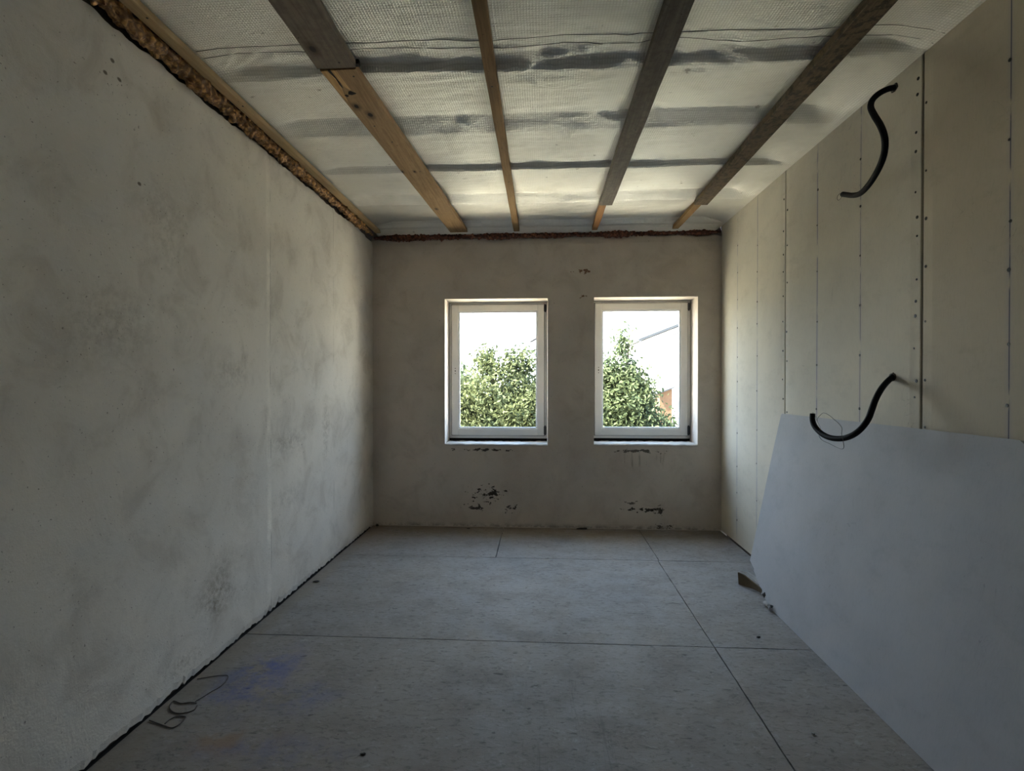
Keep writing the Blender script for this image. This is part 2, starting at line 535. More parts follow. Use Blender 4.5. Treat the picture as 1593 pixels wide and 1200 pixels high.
def foil_material():
    b = NB('reinforced_foil')
    xyz = b.sep()
    # woven reinforcement threads about a centimetre apart, as fine relief
    def thread(ax, pitch, wdt):
        w_ = b.math('MULTIPLY', b.math('SUBTRACT', b.noise(6, 2), 0.5), 0.006)
        f = b.math('FRACT', b.math('DIVIDE', b.math('ADD', xyz[ax], w_), pitch))
        return b.ramp(b.math('ABSOLUTE', b.math('SUBTRACT', f, 0.5)), wdt, 0.0)
    grid = b.math('MAXIMUM', thread(0, 0.0115, 0.22), thread(1, 0.0125, 0.22))
    wr = b.noise(30, 5, 0.65, vec=b.scaled(b.pos, (0.45, 1.2, 1)), dist=1.2)
    cr = b.noise(110, 4, 0.6, dist=1.5)
    c = b.mix(b.math('MULTIPLY', grid, 0.5), (0.93, 0.915, 0.86), (0.64, 0.62, 0.575))
    c = b.mix(b.ramp(b.noise(2.2, 4, 0.6), 0.45, 0.7, 0, 0.35), c, (0.50, 0.48, 0.44))
    c = b.mix(b.ramp(b.noise(15, 3), 0.70, 0.76, 0, 0.6), c, (0.25, 0.22, 0.19))
    h = b.math('ADD', b.math('MULTIPLY', wr, 1.6), b.math('MULTIPLY', cr, 0.5))
    n1 = b.bump(h, 0.55, 0.007)
    n2 = b.bump(grid, 0.8, 0.0016, n1)
    return b.done(c, b.ramp(wr, 0.3, 0.7, 0.30, 0.37), 0.78, n2)


M['foil'] = foil_material()


def foam_material(name, hi, lo):
    b = NB(name)
    n = b.noise(38, 5, 0.7)
    v = b.vor(45)
    c = b.mix(b.ramp(n, 0.35, 0.65), hi, lo)
    c = b.mix(b.ramp(v, 0.25, 0.7, 0, 0.7), c, tuple(0.3 * x for x in lo))
    nm = b.bump(b.math('ADD', n, b.math('MULTIPLY', v, -0.8)), 0.8, 0.012)
    return b.done(c, 0.55, 0, nm, 0.5)


M['foam_left'] = foam_material('aged_orange_foam', (0.66, 0.35, 0.11), (0.20, 0.085, 0.024))
M['foam_back'] = foam_material('aged_red_brown_foam', (0.40, 0.15, 0.075), (0.14, 0.05, 0.028))


def glass_material():
    m = bpy.data.materials.new('window_glass')
    m.use_nodes = True
    t = m.node_tree
    t.nodes.clear()
    o = t.nodes.new('ShaderNodeOutputMaterial')
    mx = t.nodes.new('ShaderNodeMixShader')
    tr = t.nodes.new('ShaderNodeBsdfTransparent')
    tr.inputs[0].default_value = (0.93, 0.96, 0.95, 1)
    gl = t.nodes.new('ShaderNodeBsdfGlossy')
    gl.inputs['Roughness'].default_value = 0.02
    lw = t.nodes.new('ShaderNodeLayerWeight')
    lw.inputs['Blend'].default_value = 0.5
    pw = t.nodes.new('ShaderNodeMath')
    pw.operation = 'POWER'
    pw.inputs[1].default_value = 5.0
    ma = t.nodes.new('ShaderNodeMath')
    ma.operation = 'MULTIPLY_ADD'
    ma.inputs[1].default_value = 0.95
    ma.inputs[2].default_value = 0.04
    t.links.new(lw.outputs['Facing'], pw.inputs[0])
    t.links.new(pw.outputs[0], ma.inputs[0])
    t.links.new(ma.outputs[0], mx.inputs[0])
    t.links.new(tr.outputs[0], mx.inputs[1])
    t.links.new(gl.outputs[0], mx.inputs[2])
    t.links.new(mx.outputs[0], o.inputs[0])
    return m


M['glass'] = glass_material()


def leaf_material(name, col, dark):
    b = NB(name)
    n = b.noise(1.6, 3)
    n2 = b.noise(9, 2)
    c = b.mix(b.ramp(n, 0.35, 0.65), col, dark)
    c = b.mix(b.ramp(n2, 0.45, 0.7, 0, 0.5), c, tuple(min(1, 1.5 * x) for x in col))
    b.put(b.bsdf.inputs['Base Color'], c)
    b.bsdf.inputs['Roughness'].default_value = 0.8
    b.bsdf.inputs['Specular IOR Level'].default_value = 0.1
    tl = b.n('ShaderNodeBsdfTranslucent')
    b.l(c, tl.inputs[0])
    mx = b.n('ShaderNodeMixShader')
    mx.inputs[0].default_value = 0.3
    b.l(b.bsdf.outputs[0], mx.inputs[1])
    b.l(tl.outputs[0], mx.inputs[2])
    b.l(mx.outputs[0], b.out.inputs[0])
    return b.m


M['leaf_a'] = leaf_material('walnut_leaves', (0.062, 0.070, 0.030), (0.030, 0.039, 0.020))
M['leaf_b'] = leaf_material('willow_leaves', (0.060, 0.073, 0.033), (0.031, 0.043, 0.023))
M['bark'] = plain('bark', (0.12, 0.09, 0.065), 0.9, 0, 14, 0.6, 0.6, 30)
M['ground'] = plain('dry_garden_ground', (0.54, 0.48, 0.37), 0.95, 0, 1.2, 0.5, 0.3, 6)
M['house_wall'] = plain('white_house_render', (0.80, 0.79, 0.76), 0.9, 0, 3, 0.1)
M['house_roof'] = plain('grey_roof_sheet', (0.024, 0.026, 0.030), 0.8, 0, 4, 0.3)
M['brick'] = plain('orange_brick', (0.10, 0.05, 0.022), 0.9, 0, 9, 0.4)
M['cable'] = plain('black_cable', (0.03, 0.03, 0.035), 0.6)

# ------------------------------------------------------------------ room shell
XL, XR, YB, YR = -1.52, 1.56, 4.57, -1.6
ZC = 2.66

# floor: a dark slab and the big boards laid on it, each board its own part
mb = MB()
mb.box(XL - 0.04, XR + 0.02, YR, YB, -0.30, -0.020)
floor = mb.build('floor', M['void'])
tag(floor, 'dusty grey floor of large boards with thin dark joints', kind='structure')


def floor_board(x0, x1, y0, y1):
    pts = []
    def side(ax, ay, bx, by):
        n = max(2, int(math.hypot(bx - ax, by - ay) / 0.04))
        for i in range(n):
            t = i / n
            j = random.gauss(0, 0.0009) if i else 0
            px, py = ax + (bx - ax) * t, ay + (by - ay) * t
            if abs(bx - ax) > abs(by - ay):
                py += j
            else:
                px += j
            pts.append((px, py))
    side(x0, y0, x1, y0); side(x1, y0, x1, y1); side(x1, y1, x0, y1); side(x0, y1, x0, y0)
    n = len(pts)
    v = [(x, y, 0.0) for x, y in pts] + [(x, y, -0.020) for x, y in pts]
    f = [list(range(n))] + [[i, n + i, n + (i + 1) % n, (i + 1) % n] for i in range(n)] + [list(range(2 * n - 1, n - 1, -1))]
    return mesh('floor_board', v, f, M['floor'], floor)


g = 0.0028
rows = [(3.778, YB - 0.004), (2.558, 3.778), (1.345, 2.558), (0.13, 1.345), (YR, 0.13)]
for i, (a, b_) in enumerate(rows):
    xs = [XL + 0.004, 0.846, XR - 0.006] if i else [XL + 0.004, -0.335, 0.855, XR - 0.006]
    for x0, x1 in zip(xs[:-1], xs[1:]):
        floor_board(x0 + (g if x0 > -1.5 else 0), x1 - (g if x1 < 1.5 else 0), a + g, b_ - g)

# left wall: a plaster coat with ragged top and foot in front of raw masonry
def ragged(n, y0, y1, amp, sc, seed):
    ys = np.linspace(y0, y1, n)
    return ys, np.array([amp * (mnoise.noise((y * sc, seed, 0)) + 0.6 * mnoise.noise((y * sc * 3.1, seed + 4, 0)) + 0.4 * mnoise.noise((y * sc * 9, seed + 9, 0))) for y in ys])


ys, top = ragged(420, YR, YB, 0.020, 3.0, 1.7)
_, bot = ragged(420, YR, YB, 0.006, 5.0, 8.7)
_, bot2 = ragged(420, YR, YB, 0.008, 40.0, 3.7)
zt = 2.575 + top
zb = 0.009 + np.clip(bot * 0.9 + bot2 * 1.6, -0.007, 0.026)
zb[ys > 3.6] = np.minimum(zb[ys > 3.6], 0.012)
V, F = [], []
n = len(ys)
for xo in (XL, XL - 0.04):
    for k, fr in enumerate((0, 0.012, 0.5, 0.985, 1.0)):
        for i in range(n):
            V.append((xo - (0.006 if (k in (0, 4) and xo == XL) else 0), ys[i], zb[i] + (zt[i] - zb[i]) * fr))
for k in range(4):
    for i in range(n - 1):
        a = k * n + i
        F.append([a, a + 1, a + n + 1, a + n])
        a2 = a + 5 * n
        F.append([a2, a2 + n, a2 + n + 1, a2 + 1])
for i in range(n - 1):
    F.append([i, 5 * n + i, 5 * n + i + 1, i + 1])
    a = 4 * n + i
    F.append([a, a + 1, a + 5 * n + 1, a + 5 * n])
wl = mesh('wall_left', V, F, M['plaster_left'])
tag(wl, 'mottled grey plastered left wall', kind='structure')
mb = MB()
mb.box(XL - 0.34, XL - 0.041, YR - 0.3, YB + 0.35, -0.3, 2.95)
mb.build('masonry', M['masonry'], wl)

# back wall with two openings
O1 = (-0.864, 0.057, 0.735, 2.040)
O2 = (0.464, 1.363, 0.742, 2.043)
WT = 0.34                      # wall thickness
xs = sorted(set([round(x, 3) for x in np.arange(XL - 0.02, XR + 0.03, 0.02)] + [O1[0], O1[1], O2[0], O2[1]]))
zs = sorted(set([0.004, 0.02, O1[2], O2[2], O1[3], O2[3], 2.52, 2.572]))
nx, nz = len(xs), len(zs)
def inhole(xa, xb, za, zb_):
    xm, zm = (xa + xb) / 2, (za + zb_) / 2
    return any(o[0] < xm < o[1] and o[2] < zm < o[3] for o in (O1, O2))
V, F = [], []
for yy in (YB, YB + WT):
    for k, z in enumerate(zs):
        for i, x in enumerate(xs):
            zz, yo = z, yy
            if yy == YB:
                if k == nz - 1:
                    zz += 0.016 * mnoise.noise((x * 7, 3.3, 1)) + 0.008 * mnoise.noise((x * 25, 3.3, 5))
                    yo += 0.006
                if k == 0:
                    zz += 0.004 * mnoise.noise((x * 20, 7.3, 1))
            elif k == nz - 1:
                zz = 2.95
            V.append((x, yo, zz))
def vid(s, k, i):
    return s * nx * nz + k * nx + i
solid = {(k, i): not inhole(xs[i], xs[i + 1], zs[k], zs[k + 1]) for k in range(nz - 1) for i in range(nx - 1)}
for (k, i), s in solid.items():
    if not s:
        continue
    F.append([vid(0, k, i), vid(0, k, i + 1), vid(0, k + 1, i + 1), vid(0, k + 1, i)])
    F.append([vid(1, k, i), vid(1, k + 1, i), vid(1, k + 1, i + 1), vid(1, k, i + 1)])
    for dk, di, e in ((-1, 0, (0, 0, 0, 1)), (1, 0, (1, 0, 1, 1)), (0, -1, (0, 0, 1, 0)), (0, 1, (0, 1, 1, 1))):
        if not solid.get((k + dk, i + di), False):
            a, b_ = (k + e[0], i + e[1]), (k + e[2], i + e[3])
            F.append([vid(0, *a), vid(0, *b_), vid(1, *b_), vid(1, *a)])
wb = mesh('wall_back', V, F, M['plaster_back'])
tag(wb, 'plastered end wall with two window openings', kind='structure')
bm = bmesh.new(); bm.from_mesh(wb.data); bmesh.ops.recalc_face_normals(bm, faces=bm.faces); bm.to_mesh(wb.data); bm.free()

# rough pale mortar bed on each window ledge
for o in (O1, O2):
    nxs, nys = 70, 14
    V, F = [], []
    for j in range(nys):
        for i in range(nxs):
            x = o[0] + 0.002 + (o[1] - o[0] - 0.004) * i / (nxs - 1)
            y = YB - 0.006 + 0.205 * j / (nys - 1)
            z = o[2] + 0.012 + 0.007 * mnoise.noise((x * 16, y * 16, 2)) + 0.004 * mnoise.noise((x * 45, y * 45, 7)) - 0.012 * (j == 0)
            if j == 0:
                y += 0.006 * mnoise.noise((x * 22, 5, 0))
            V.append((x, y, z))
    nn = len(V)
    V += [(a, b_, o[2] - (0.006 if (q < nxs) else -0.0005)) for q, (a, b_, c_) in enumerate(V)]
    for j in range(nys - 1):
        for i in range(nxs - 1):
            a = j * nxs + i
            F.append([a, a + 1, a + nxs + 1, a + nxs])
    for i in range(nxs - 1):
        F.append([i, nn + i, nn + i + 1, i + 1])
    mesh('mortar_bed', V, F, M['sill'], wb, smooth=True)

# rear wall behind the camera with a plain doorway leaf, right-wall backing, roof
mb = MB()
mb.box(XL - 0.34, XR + 0.4, YR - 0.3, YR, -0.3, 2.95)
wr_ = mb.build('wall_rear', M['masonry'])
tag(wr_, 'bare masonry wall behind the camera', kind='structure')
mb = MB()
mb.box(XR + 0.062, XR + 0.30, YR, YB + WT, -0.3, 2.95)
wr = mb.build('wall_right', M['masonry'])
tag(wr, 'right wall lined with plasterboard panels', kind='structure')
mb = MB()
mb.box(XL - 0.6, XR + 0.6, YR - 0.6, YB + WT, 2.95, 3.15)
rf = mb.build('roof', M['slab'])
tag(rf, 'roof slab above the room', kind='structure')
mb = MB()
mb.box(XL - 3.5, XR + 3.5, YB + 0.02, YB + WT, -3.0, -0.001)
mb.box(XL - 3.5, XL - 0.341, YB + 0.02, YB + WT, -0.001, 3.0)
mb.box(XR + 0.301, XR + 3.5, YB + 0.02, YB + WT, -0.001, 3.0)
fc = mb.build('facade', M['render_out'])
tag(fc, 'outside face of the building around the room', kind='structure')
# the flat roof and upper part of the building that shades its own garden side
mb = MB()
mb.box(XL - 3.5, XR + 3.5, -5.0, YB + WT, 3.151, 3.45)
rt = mb.build('roof_top', M['house_roof'])
tag(rt, 'roof over the building', kind='structure')

# plasterboard panels with tapered edges, each a part of the right wall
def drywall_panel(y0, y1, mat):
    ys_ = [y0, y0 + 0.004, y0 + 0.028, y0 + 0.055, y1 - 0.055, y1 - 0.028, y1 - 0.004, y1]
    dx = [0.0045, 0.0032, 0.0022, 0, 0, 0.0022, 0.0032, 0.0045]
    zz = [0.012, 2.652]
    V, F = [], []
    for z in zz:
        for y, d in zip(ys_, dx):
            V.append((XR + d, y, z))
    for z in zz:
        for y in ys_:
            V.append((XR + 0.0125, y, z))
    m_ = len(ys_)
    for i in range(m_ - 1):
        F.append([i, m_ + i, m_ + i + 1, i + 1])
        F.append([2 * m_ + i, 2 * m_ + i + 1, 3 * m_ + i + 1, 3 * m_ + i])
        F.append([i, i + 1, 2 * m_ + i + 1, 2 * m_ + i])
        F.append([m_ + i, 3 * m_ + i, 3 * m_ + i + 1, m_ + i + 1])
    F.append([0, 2 * m_, 3 * m_, m_])
    F.append([m_ - 1, 2 * m_ - 1, 4 * m_ - 1, 3 * m_ - 1])
    return mesh('plasterboard_panel', V, F, mat, wr)


P_A = drywall_panel(3.403, YB - 0.003, M['panel_a'])
P_B = drywall_panel(2.219, 3.393, M['panel_b'])
P_C = drywall_panel(1.005, 2.205, M['panel_c'])
P_D = drywall_panel(-0.205, 1.000, M['panel_d'])
P_E = drywall_panel(YR + 0.005, -0.210, M['panel_d'])
# metal studs behind the joints
for y in (3.3975, 2.2095, 1.0025, -0.2075):
    mb = MB(); mb.box(XR + 0.0127, XR + 0.0615, y - 0.025, y + 0.025, 0.0, 2.64)
    mb.build('stud', M['void'], wr)

# screw heads
sv, sf = [], []
for k in range(8):
    sv.append((-0.0012, 0.0058 * math.cos(k * math.pi / 4), 0.0058 * math.sin(k * math.pi / 4)))
for k in range(8):
    sv.append((0.0006, 0.0066 * math.cos(k * math.pi / 4), 0.0066 * math.sin(k * math.pi / 4)))
sf.append(list(range(7, -1, -1)))
for k in range(8):
    sf.append([k, (k + 1) % 8, 8 + (k + 1) % 8, 8 + k])
screw_me = bpy.data.meshes.new('screw'); screw_me.from_pydata(sv, [], sf); screw_me.materials.append(M['steel']); screw_me.update()


def screw_line(panel, y, z0, z1, step, jy=0.004, dx=0.0, skip=()):
    z = z0
    while z < z1:
        o = bpy.data.objects.new('screw', screw_me)
        o.location = (XR + dx, y + random.uniform(-jy, jy), z + random.uniform(-0.03, 0.03))
        s = random.uniform(0.75, 1.25)
        o.scale = (1, s, s)
        link(o, panel)
        z += step * random.uniform(0.75, 1.3)


screw_line(P_A, 4.195, 0.2, 2.5, 0.20)
screw_line(P_A, 3.819, 0.2, 2.5, 0.22)
screw_line(P_A, 3.425, 0.2, 2.6, 0.15, 0.006, 0.0022)
screw_line(P_B, 3.372, 0.6, 2.6, 0.24, 0.005, 0.0022)
screw_line(P_B, 3.010, 1.15, 2.5, 0.24)
screw_line(P_B, 2.615, 1.15, 2.5, 0.25)
screw_line(P_B, 2.245, 1.1, 2.62, 0.11, 0.008, 0.0022)
screw_line(P_C, 2.190, 1.1, 2.62, 0.19, 0.004, 0.0028)
screw_line(P_C, 1.812, 1.2, 2.5, 0.22, 0.004)
screw_line(P_C, 1.41, 1.2, 2.5, 0.22, 0.004)

# ------------------------------------------------------------------ ceiling foil
def foil_mesh():
    nxv, nyv = 240, 800
    X = np.linspace(XL + 0.02, XR - 0.0005, nxv)
    Y = np.linspace(YR + 0.002, YB - 0.008, nyv)
    # finer rows toward the window end are not needed; uniform grid
    GX, GY = np.meshgrid(X, Y)
    Z = np.full_like(GX, 2.672)
    def nz(fx, fy, seed, o=3):
        out = np.zeros_like(GX); a = 1.0
        r = np.random.default_rng(seed)
        for k in range(o):
            for _ in range(5):
                kx, ky = r.normal(0, fx * 2 ** k), r.normal(0, fy * 2 ** k)
                out += a * np.sin(kx * GX + ky * GY + r.uniform(0, 6.28)) / 2.2
            a *= 0.5
        return out
    # the foil sags between rafters: from each fold it climbs slowly toward the next, then
    # drops over a few centimetres, so the drop looks back into the room and the climb to the windows
    env = np.clip((1.56 - GX) / 0.18, 0, 1) * np.clip((GX + 1.52) / 0.22, 0.25, 1)
    LOW, HIGH = 2.651, 2.702
    #        start  width  loose (wrinkled joint) or taut strip
    folds = [(-1.65, 0.10, 0), (-1.10, 0.06, 1), (-0.55, 0.10, 0), (0.0, 0.06, 1), (0.50, 0.10, 0), (1.05, 0.06, 1), (1.585, 0.10, 0),
             (2.195, 0.040, 1), (2.690, 0.098, 0), (3.262, 0.032, 1), (3.820, 0.078, 0), (4.46, 0.05, 0)]
    Zs = np.full_like(GX, LOW)
    for k in range(len(folds) - 1):
        (a, wa, la), (c_, wc, lc_) = folds[k], folds[k + 1]
        ja = (0.014 * nz(2.4, 0.01, 100 + k, 3) if la else 0.004 * nz(2.0, 0.01, 100 + k, 2))
        jc = (0.014 * nz(2.4, 0.01, 101 + k, 3) if lc_ else 0.004 * nz(2.0, 0.01, 101 + k, 2))
        wv = wa * (1 + (0.35 * nz(3.0, 0.01, 200 + k, 2) if la else 0))
        ya, yc = a + ja, c_ + jc
        inside = (GY >= ya) & (GY < yc)
        d = np.clip((GY - ya) / np.maximum(wv, 0.012), 0, 1)
        up = np.clip((GY - ya - wv) / np.maximum(yc - ya - wv, 0.05), 0, 1)
        HI = HIGH - (0.018 if la else 0.0)
        z = np.where(d < 1, HI + (LOW - HI) * d, LOW + (HIGH - (0.018 if lc_ else 0.0) - LOW) * up ** 1.25)
        Zs = np.where(inside, z, Zs)
    Z = 2.650 + (Zs - 2.650) * env
    for yc, wr_a, seed, cx, gx in ((2.215, 0.0075, 21, 0.08, 0.65), (3.275, 0.0034, 45, 0.25, 0.7), (1.08, 0.004, 77, 0.2, 0.6), (0.03, 0.004, 79, 0.2, 0.6)):
        t = GY - yc
        mid = 0.45 + 0.55 * np.exp(-((GX - cx) / gx) ** 2)
        Z += env * wr_a * mid * np.exp(-((t + 0.05) / 0.13) ** 2) * nz(7, 24, seed + 5, 3)
        Z += env * wr_a * 0.7 * mid * np.exp(-((t - 0.08) / 0.10) ** 2) * nz(5, 18, seed + 8, 2)
    # a slack V of foil hanging just past the joint in the middle bay
    r2 = np.clip(1 - np.abs(GX - 0.07) / 0.30, 0, 1) * np.clip(1 - np.abs(GY - 2.33) / 0.12, 0, 1)
    Z -= 0.022 * r2 ** 1.2
    Z += env * (0.0016 * nz(7, 9, 5, 3) + 0.002 * nz(2.5, 2.5, 6, 2))
    mid = np.exp(-((GX - 0.1) / 0.8) ** 2)
    Z += 0.0020 * mid * nz(16, 38, 8, 3)
    # single sharp creases running off the joints
    for xa, ya, xb, yb2, amp, wd in (
            (-0.10, 2.245, 0.36, 2.075, 0.010, 0.014), (0.05, 2.235, 0.42, 2.13, 0.007, 0.012), (0.10, 2.40, 0.42, 2.235, 0.008, 0.014),
            (0.06, 2.36, -0.18, 2.25, 0.007, 0.013), (-0.45, 2.225, -0.28, 2.10, 0.006, 0.010), (-0.58, 2.23, -0.45, 2.06, 0.005, 0.010),
            (-0.36, 2.235, -0.22, 2.16, 0.006, 0.010), (0.58, 2.18, 1.02, 2.225, 0.009, 0.014), (0.60, 2.10, 0.95, 2.16, 0.006, 0.016),
            (0.56, 2.31, 1.00, 2.27, 0.006, 0.014), (-1.36, 2.20, -1.18, 2.09, 0.006, 0.009), (-1.36, 2.21, -1.10, 2.13, 0.005, 0.009),
            (-1.37, 2.17, -1.26, 2.04, 0.006, 0.009), (-1.34, 2.235, -1.02, 2.19, 0.005, 0.009), (0.25, 2.70, 0.42, 2.745, 0.008, 0.014),
            (0.25, 2.70, 0.10, 2.735, 0.006, 0.012), (-0.44, 2.72, -0.30, 2.775, 0.006, 0.012), (0.06, 3.27, 0.20, 3.32, 0.005, 0.012),
            (-0.35, 2.83, -0.20, 2.87, 0.004, 0.012), (0.60, 2.60, 1.05, 2.665, 0.004, 0.012), (1.25, 2.62, 1.50, 2.70, 0.005, 0.012),
            (0.70, 2.45, 1.05, 2.50, 0.004, 0.014), (-0.62, 3.24, -0.3, 3.22, 0.004, 0.012), (0.6, 3.22, 1.1, 3.24, 0.004, 0.012)):
        ux, uy = xb - xa, yb2 - ya
        L_ = math.hypot(ux, uy)
        al = ((GX - xa) * ux + (GY - ya) * uy) / L_
        ac = ((GX - xa) * -uy + (GY - ya) * ux) / L_ + 0.008 * np.sin(al * 19 + xa * 7)
        q = np.clip(al / L_, 0, 1)
        fade = np.clip(al / 0.03 + 0.5, 0, 1) * np.clip((L_ - al) / 0.05 + 0.5, 0, 1)
        Z -= amp * (1 - 0.55 * q) * fade * np.exp(-(ac / (wd * (1 + 0.7 * q))) ** 2)
    Z = np.clip(Z, 2.632, 2.72)
    # battens pin it up
    for bx0, bx1 in ((-1.45, -1.40), (-0.93, -0.64), (-0.245, -0.19), (0.43, 0.53), (1.115, 1.225)):
        d = np.maximum(np.maximum(bx0 - GX, GX - bx1), 0)
        lim = 2.6495 - 0.05 * d
        k = np.clip(1 - d / 0.06, 0, 1)
        Z = Z * (1 - k) + np.maximum(Z, 2.6495) * k
    # tucked down at the window end and against the left wall
    t = np.clip((GY - 4.488) / 0.050, 0, 1)
    Z = Z * (1 - t) + t * 2.604
    t = np.clip((GX - 1.50) / 0.055, 0, 1)
    Z = Z * (1 - t) + t * (2.648 - 0.008 * np.clip((3.5 - GY) / 1.6, 0, 1))
    t = np.clip((-1.46 - GX) / 0.05, 0, 1)
    Z = Z * (1 - t) + t * 2.665
    idx = np.arange(nxv * nyv).reshape(nyv, nxv)
    F = np.stack([idx[:-1, :-1], idx[1:, :-1], idx[1:, 1:], idx[:-1, 1:]], -1).reshape(-1, 4)
    V = np.stack([GX, GY, Z], -1).reshape(-1, 3)
    o = mesh('ceiling', V, F, M['foil'], smooth=True)
    return o, X, Y, Z


ceil_o, CX, CY, CZ = foil_mesh()
tag(ceil_o, 'ceiling lined with shiny grey wrinkled reinforced foil', kind='structure')
def foil_z(x, y):
    return CZ[np.abs(CY - y).argmin(), np.abs(CX - x).argmin()]
# two seams of the foil sheet drawn tight across the room
for y, sl in ((2.065, 0.010), (2.118, 0.014)):
    pts = [Vector((x, y + sl * x, foil_z(x, y + sl * x) - 0.001)) for x in np.linspace(-1.42, 1.55, 60)]
    v, f = tube(pts, 0.0010, 5)
    mesh('foil_seam', v, f, M['hinge'], ceil_o)

# ------------------------------------------------------------------ ceiling battens
def batten(label, x0, x1, y0, y1, z0, z1, mat, skew=0.0, nails=(), wob=0.0015, name='ceiling_batten'):
    root = empty(name, ((x0 + x1) / 2, (y0 + y1) / 2, z0))
    tag(root, label, 'batten', 'battens across the foil ceiling')
    n_ = max(12, int((y1 - y0) / 0.06))
    V, F = [], []
    sd_ = x0 * 13.1 + y0
    for i in range(n_ + 1):
        t = i / n_
        y = y0 + (y1 - y0) * t
        o_ = skew * t
        a = wob * mnoise.noise((y * 4, sd_, 0)) * 1.5
        b_ = wob * mnoise.noise((y * 4, sd_ + 5, 0)) * 1.5
        c_ = wob * 0.5 * mnoise.noise((y * 3, sd_ + 9, 0))
        bv = 0.0025
        V += [(x0 + o_ + a, y, z1), (x0 + o_ + a, y, z0 + bv + c_), (x0 + o_ + a + bv, y, z0 + c_), (x1 + o_ + b_ - bv, y, z0 + c_), (x1 + o_ + b_, y, z0 + bv + c_), (x1 + o_ + b_, y, z1)]
    for i in range(n_):
        for k in range(6):
            k2 = (k + 1) % 6
            F.append([i * 6 + k, i * 6 + k2, (i + 1) * 6 + k2, (i + 1) * 6 + k])
    F.append(list(range(5, -1, -1)))
    F.append([n_ * 6 + k for k in range(6)])
    o = mesh('board', V, F, mat, root)
    bm = bmesh.new(); bm.from_mesh(o.data); bmesh.ops.recalc_face_normals(bm, faces=bm.faces); bm.to_mesh(o.data); bm.free()
    for nx_, ny_ in nails:
        vs = [(nx_ + 0.004 * math.cos(k * 1.0472), ny_ + 0.004 * math.sin(k * 1.0472), z0 - 0.0015) for k in range(6)] + \
             [(nx_ + 0.005 * math.cos(k * 1.0472), ny_ + 0.005 * math.sin(k * 1.0472), z0 + 0.001) for k in range(6)]
        mesh('nail', vs, [list(range(5, -1, -1))] + [[k, (k + 1) % 6, 6 + (k + 1) % 6, 6 + k] for k in range(6)], M['steel'], root)
    return root


batten('pale narrow batten running along the top of the left wall', -1.449, -1.401, YR + 0.01, 4.52, 2.622, 2.647, M['wood_pale'], -0.028,
       [(-1.43, 1.80), (-1.43, 2.40)])
batten('wide weathered grey-brown board in the left part of the ceiling, ending at a dark gap', -0.940, -0.775, YR + 0.01, 2.118, 2.612, 2.645, M['wood_old'], 0.0,
       [(-0.83, 2.08), (-0.90, 1.60)])
b1 = batten('wide new pine board with a splintered end, left of the ceiling middle', -0.938, -0.782, 2.142, 4.545, 2.620, 2.648, M['wood_new'], 0.135,
            [(-0.81, 2.19), (-0.86, 2.62), (-0.82, 2.80), (-0.76, 3.2)])
# splintered end: pale slivers lifted off the face and the dark hollow they left
def sliver(pts, zlo, zhi, mat, name, thick=0.006):
    n_ = len(pts)
    V = [(x, y, z) for (x, y, z) in pts] + [(x, y, z + thick) for (x, y, z) in pts]
    F = [list(range(n_ - 1, -1, -1)), list(range(n_, 2 * n_))] + [[i, (i + 1) % n_, n_ + (i + 1) % n_, n_ + i] for i in range(n_)]
    return mesh(name, V, F, mat, b1)
sliver([(-0.934, 2.140, 2.615), (-0.905, 2.136, 2.613), (-0.893, 2.20, 2.613), (-0.896, 2.27, 2.6145), (-0.904, 2.33, 2.617), (-0.910, 2.385, 2.6185), (-0.921, 2.29, 2.617), (-0.929, 2.21, 2.616)], 0, 0, M['splinter'], 'splinter', 0.005)
sliver([(-0.890, 2.136, 2.6165), (-0.868, 2.140, 2.6165), (-0.866, 2.22, 2.617), (-0.862, 2.29, 2.6185), (-0.876, 2.27, 2.6180), (-0.886, 2.21, 2.617)], 0, 0, M['splinter'], 'splinter', 0.003)
sliver([(-0.876, 2.302, 2.6175), (-0.864, 2.297, 2.6175), (-0.845, 2.318, 2.6175), (-0.868, 2.328, 2.6175), (-0.884, 2.322, 2.6175)], 0, 0, M['void'], 'split_hollow', 0.002)
sliver([(-0.903, 2.136, 2.6168), (-0.891, 2.136, 2.6168), (-0.885, 2.22, 2.6172), (-0.888, 2.275, 2.6178), (-0.896, 2.24, 2.6175)], 0, 0, M['void'], 'split_hollow', 0.002)
sliver([(-0.905, 2.330, 2.6172), (-0.893, 2.325, 2.6172), (-0.886, 2.335, 2.6172), (-0.897, 2.343, 2.6172)], 0, 0, M['void'], 'split_hollow', 0.002)
# added black block, painted as the shade in the gap between the boards
batten('short black filler painted as the shade in the gap between the two wide ceiling boards', -0.935, -0.762, 2.119, 2.1415, 2.630, 2.649, M['void'], 0.0, name='board_gap_shade')
batten('thin brown lath in the middle of the ceiling, right of the wide pine board', -0.243, -0.192, YR + 0.01, 4.560, 2.620, 2.647, M['wood_lath'], 0.0,
       [(-0.22, 2.3), (-0.215, 3.4)])
batten('grey weathered board right of the ceiling middle, with a stepped end', 0.430, 0.527, YR + 0.01, 3.868, 2.612, 2.645, M['wood_grey'], 0.0,
       [(0.49, 2.72), (0.50, 3.80)])
batten('short orange lath continuing the grey weathered ceiling board to the windows', 0.438, 0.487, 3.869, 4.565, 2.620, 2.647, M['wood_orange'])
batten('dark mouldy board nearest the right wall on the ceiling', 1.122, 1.218, YR + 0.01, 3.898, 2.610, 2.645, M['wood_dark'], 0.012)
batten('short brown lath continuing the dark mouldy ceiling board to the end wall', 1.142, 1.196, 3.899, 4.565, 2.620, 2.647, M['wood_lath'], -0.015,
       [(1.17, 3.95)])

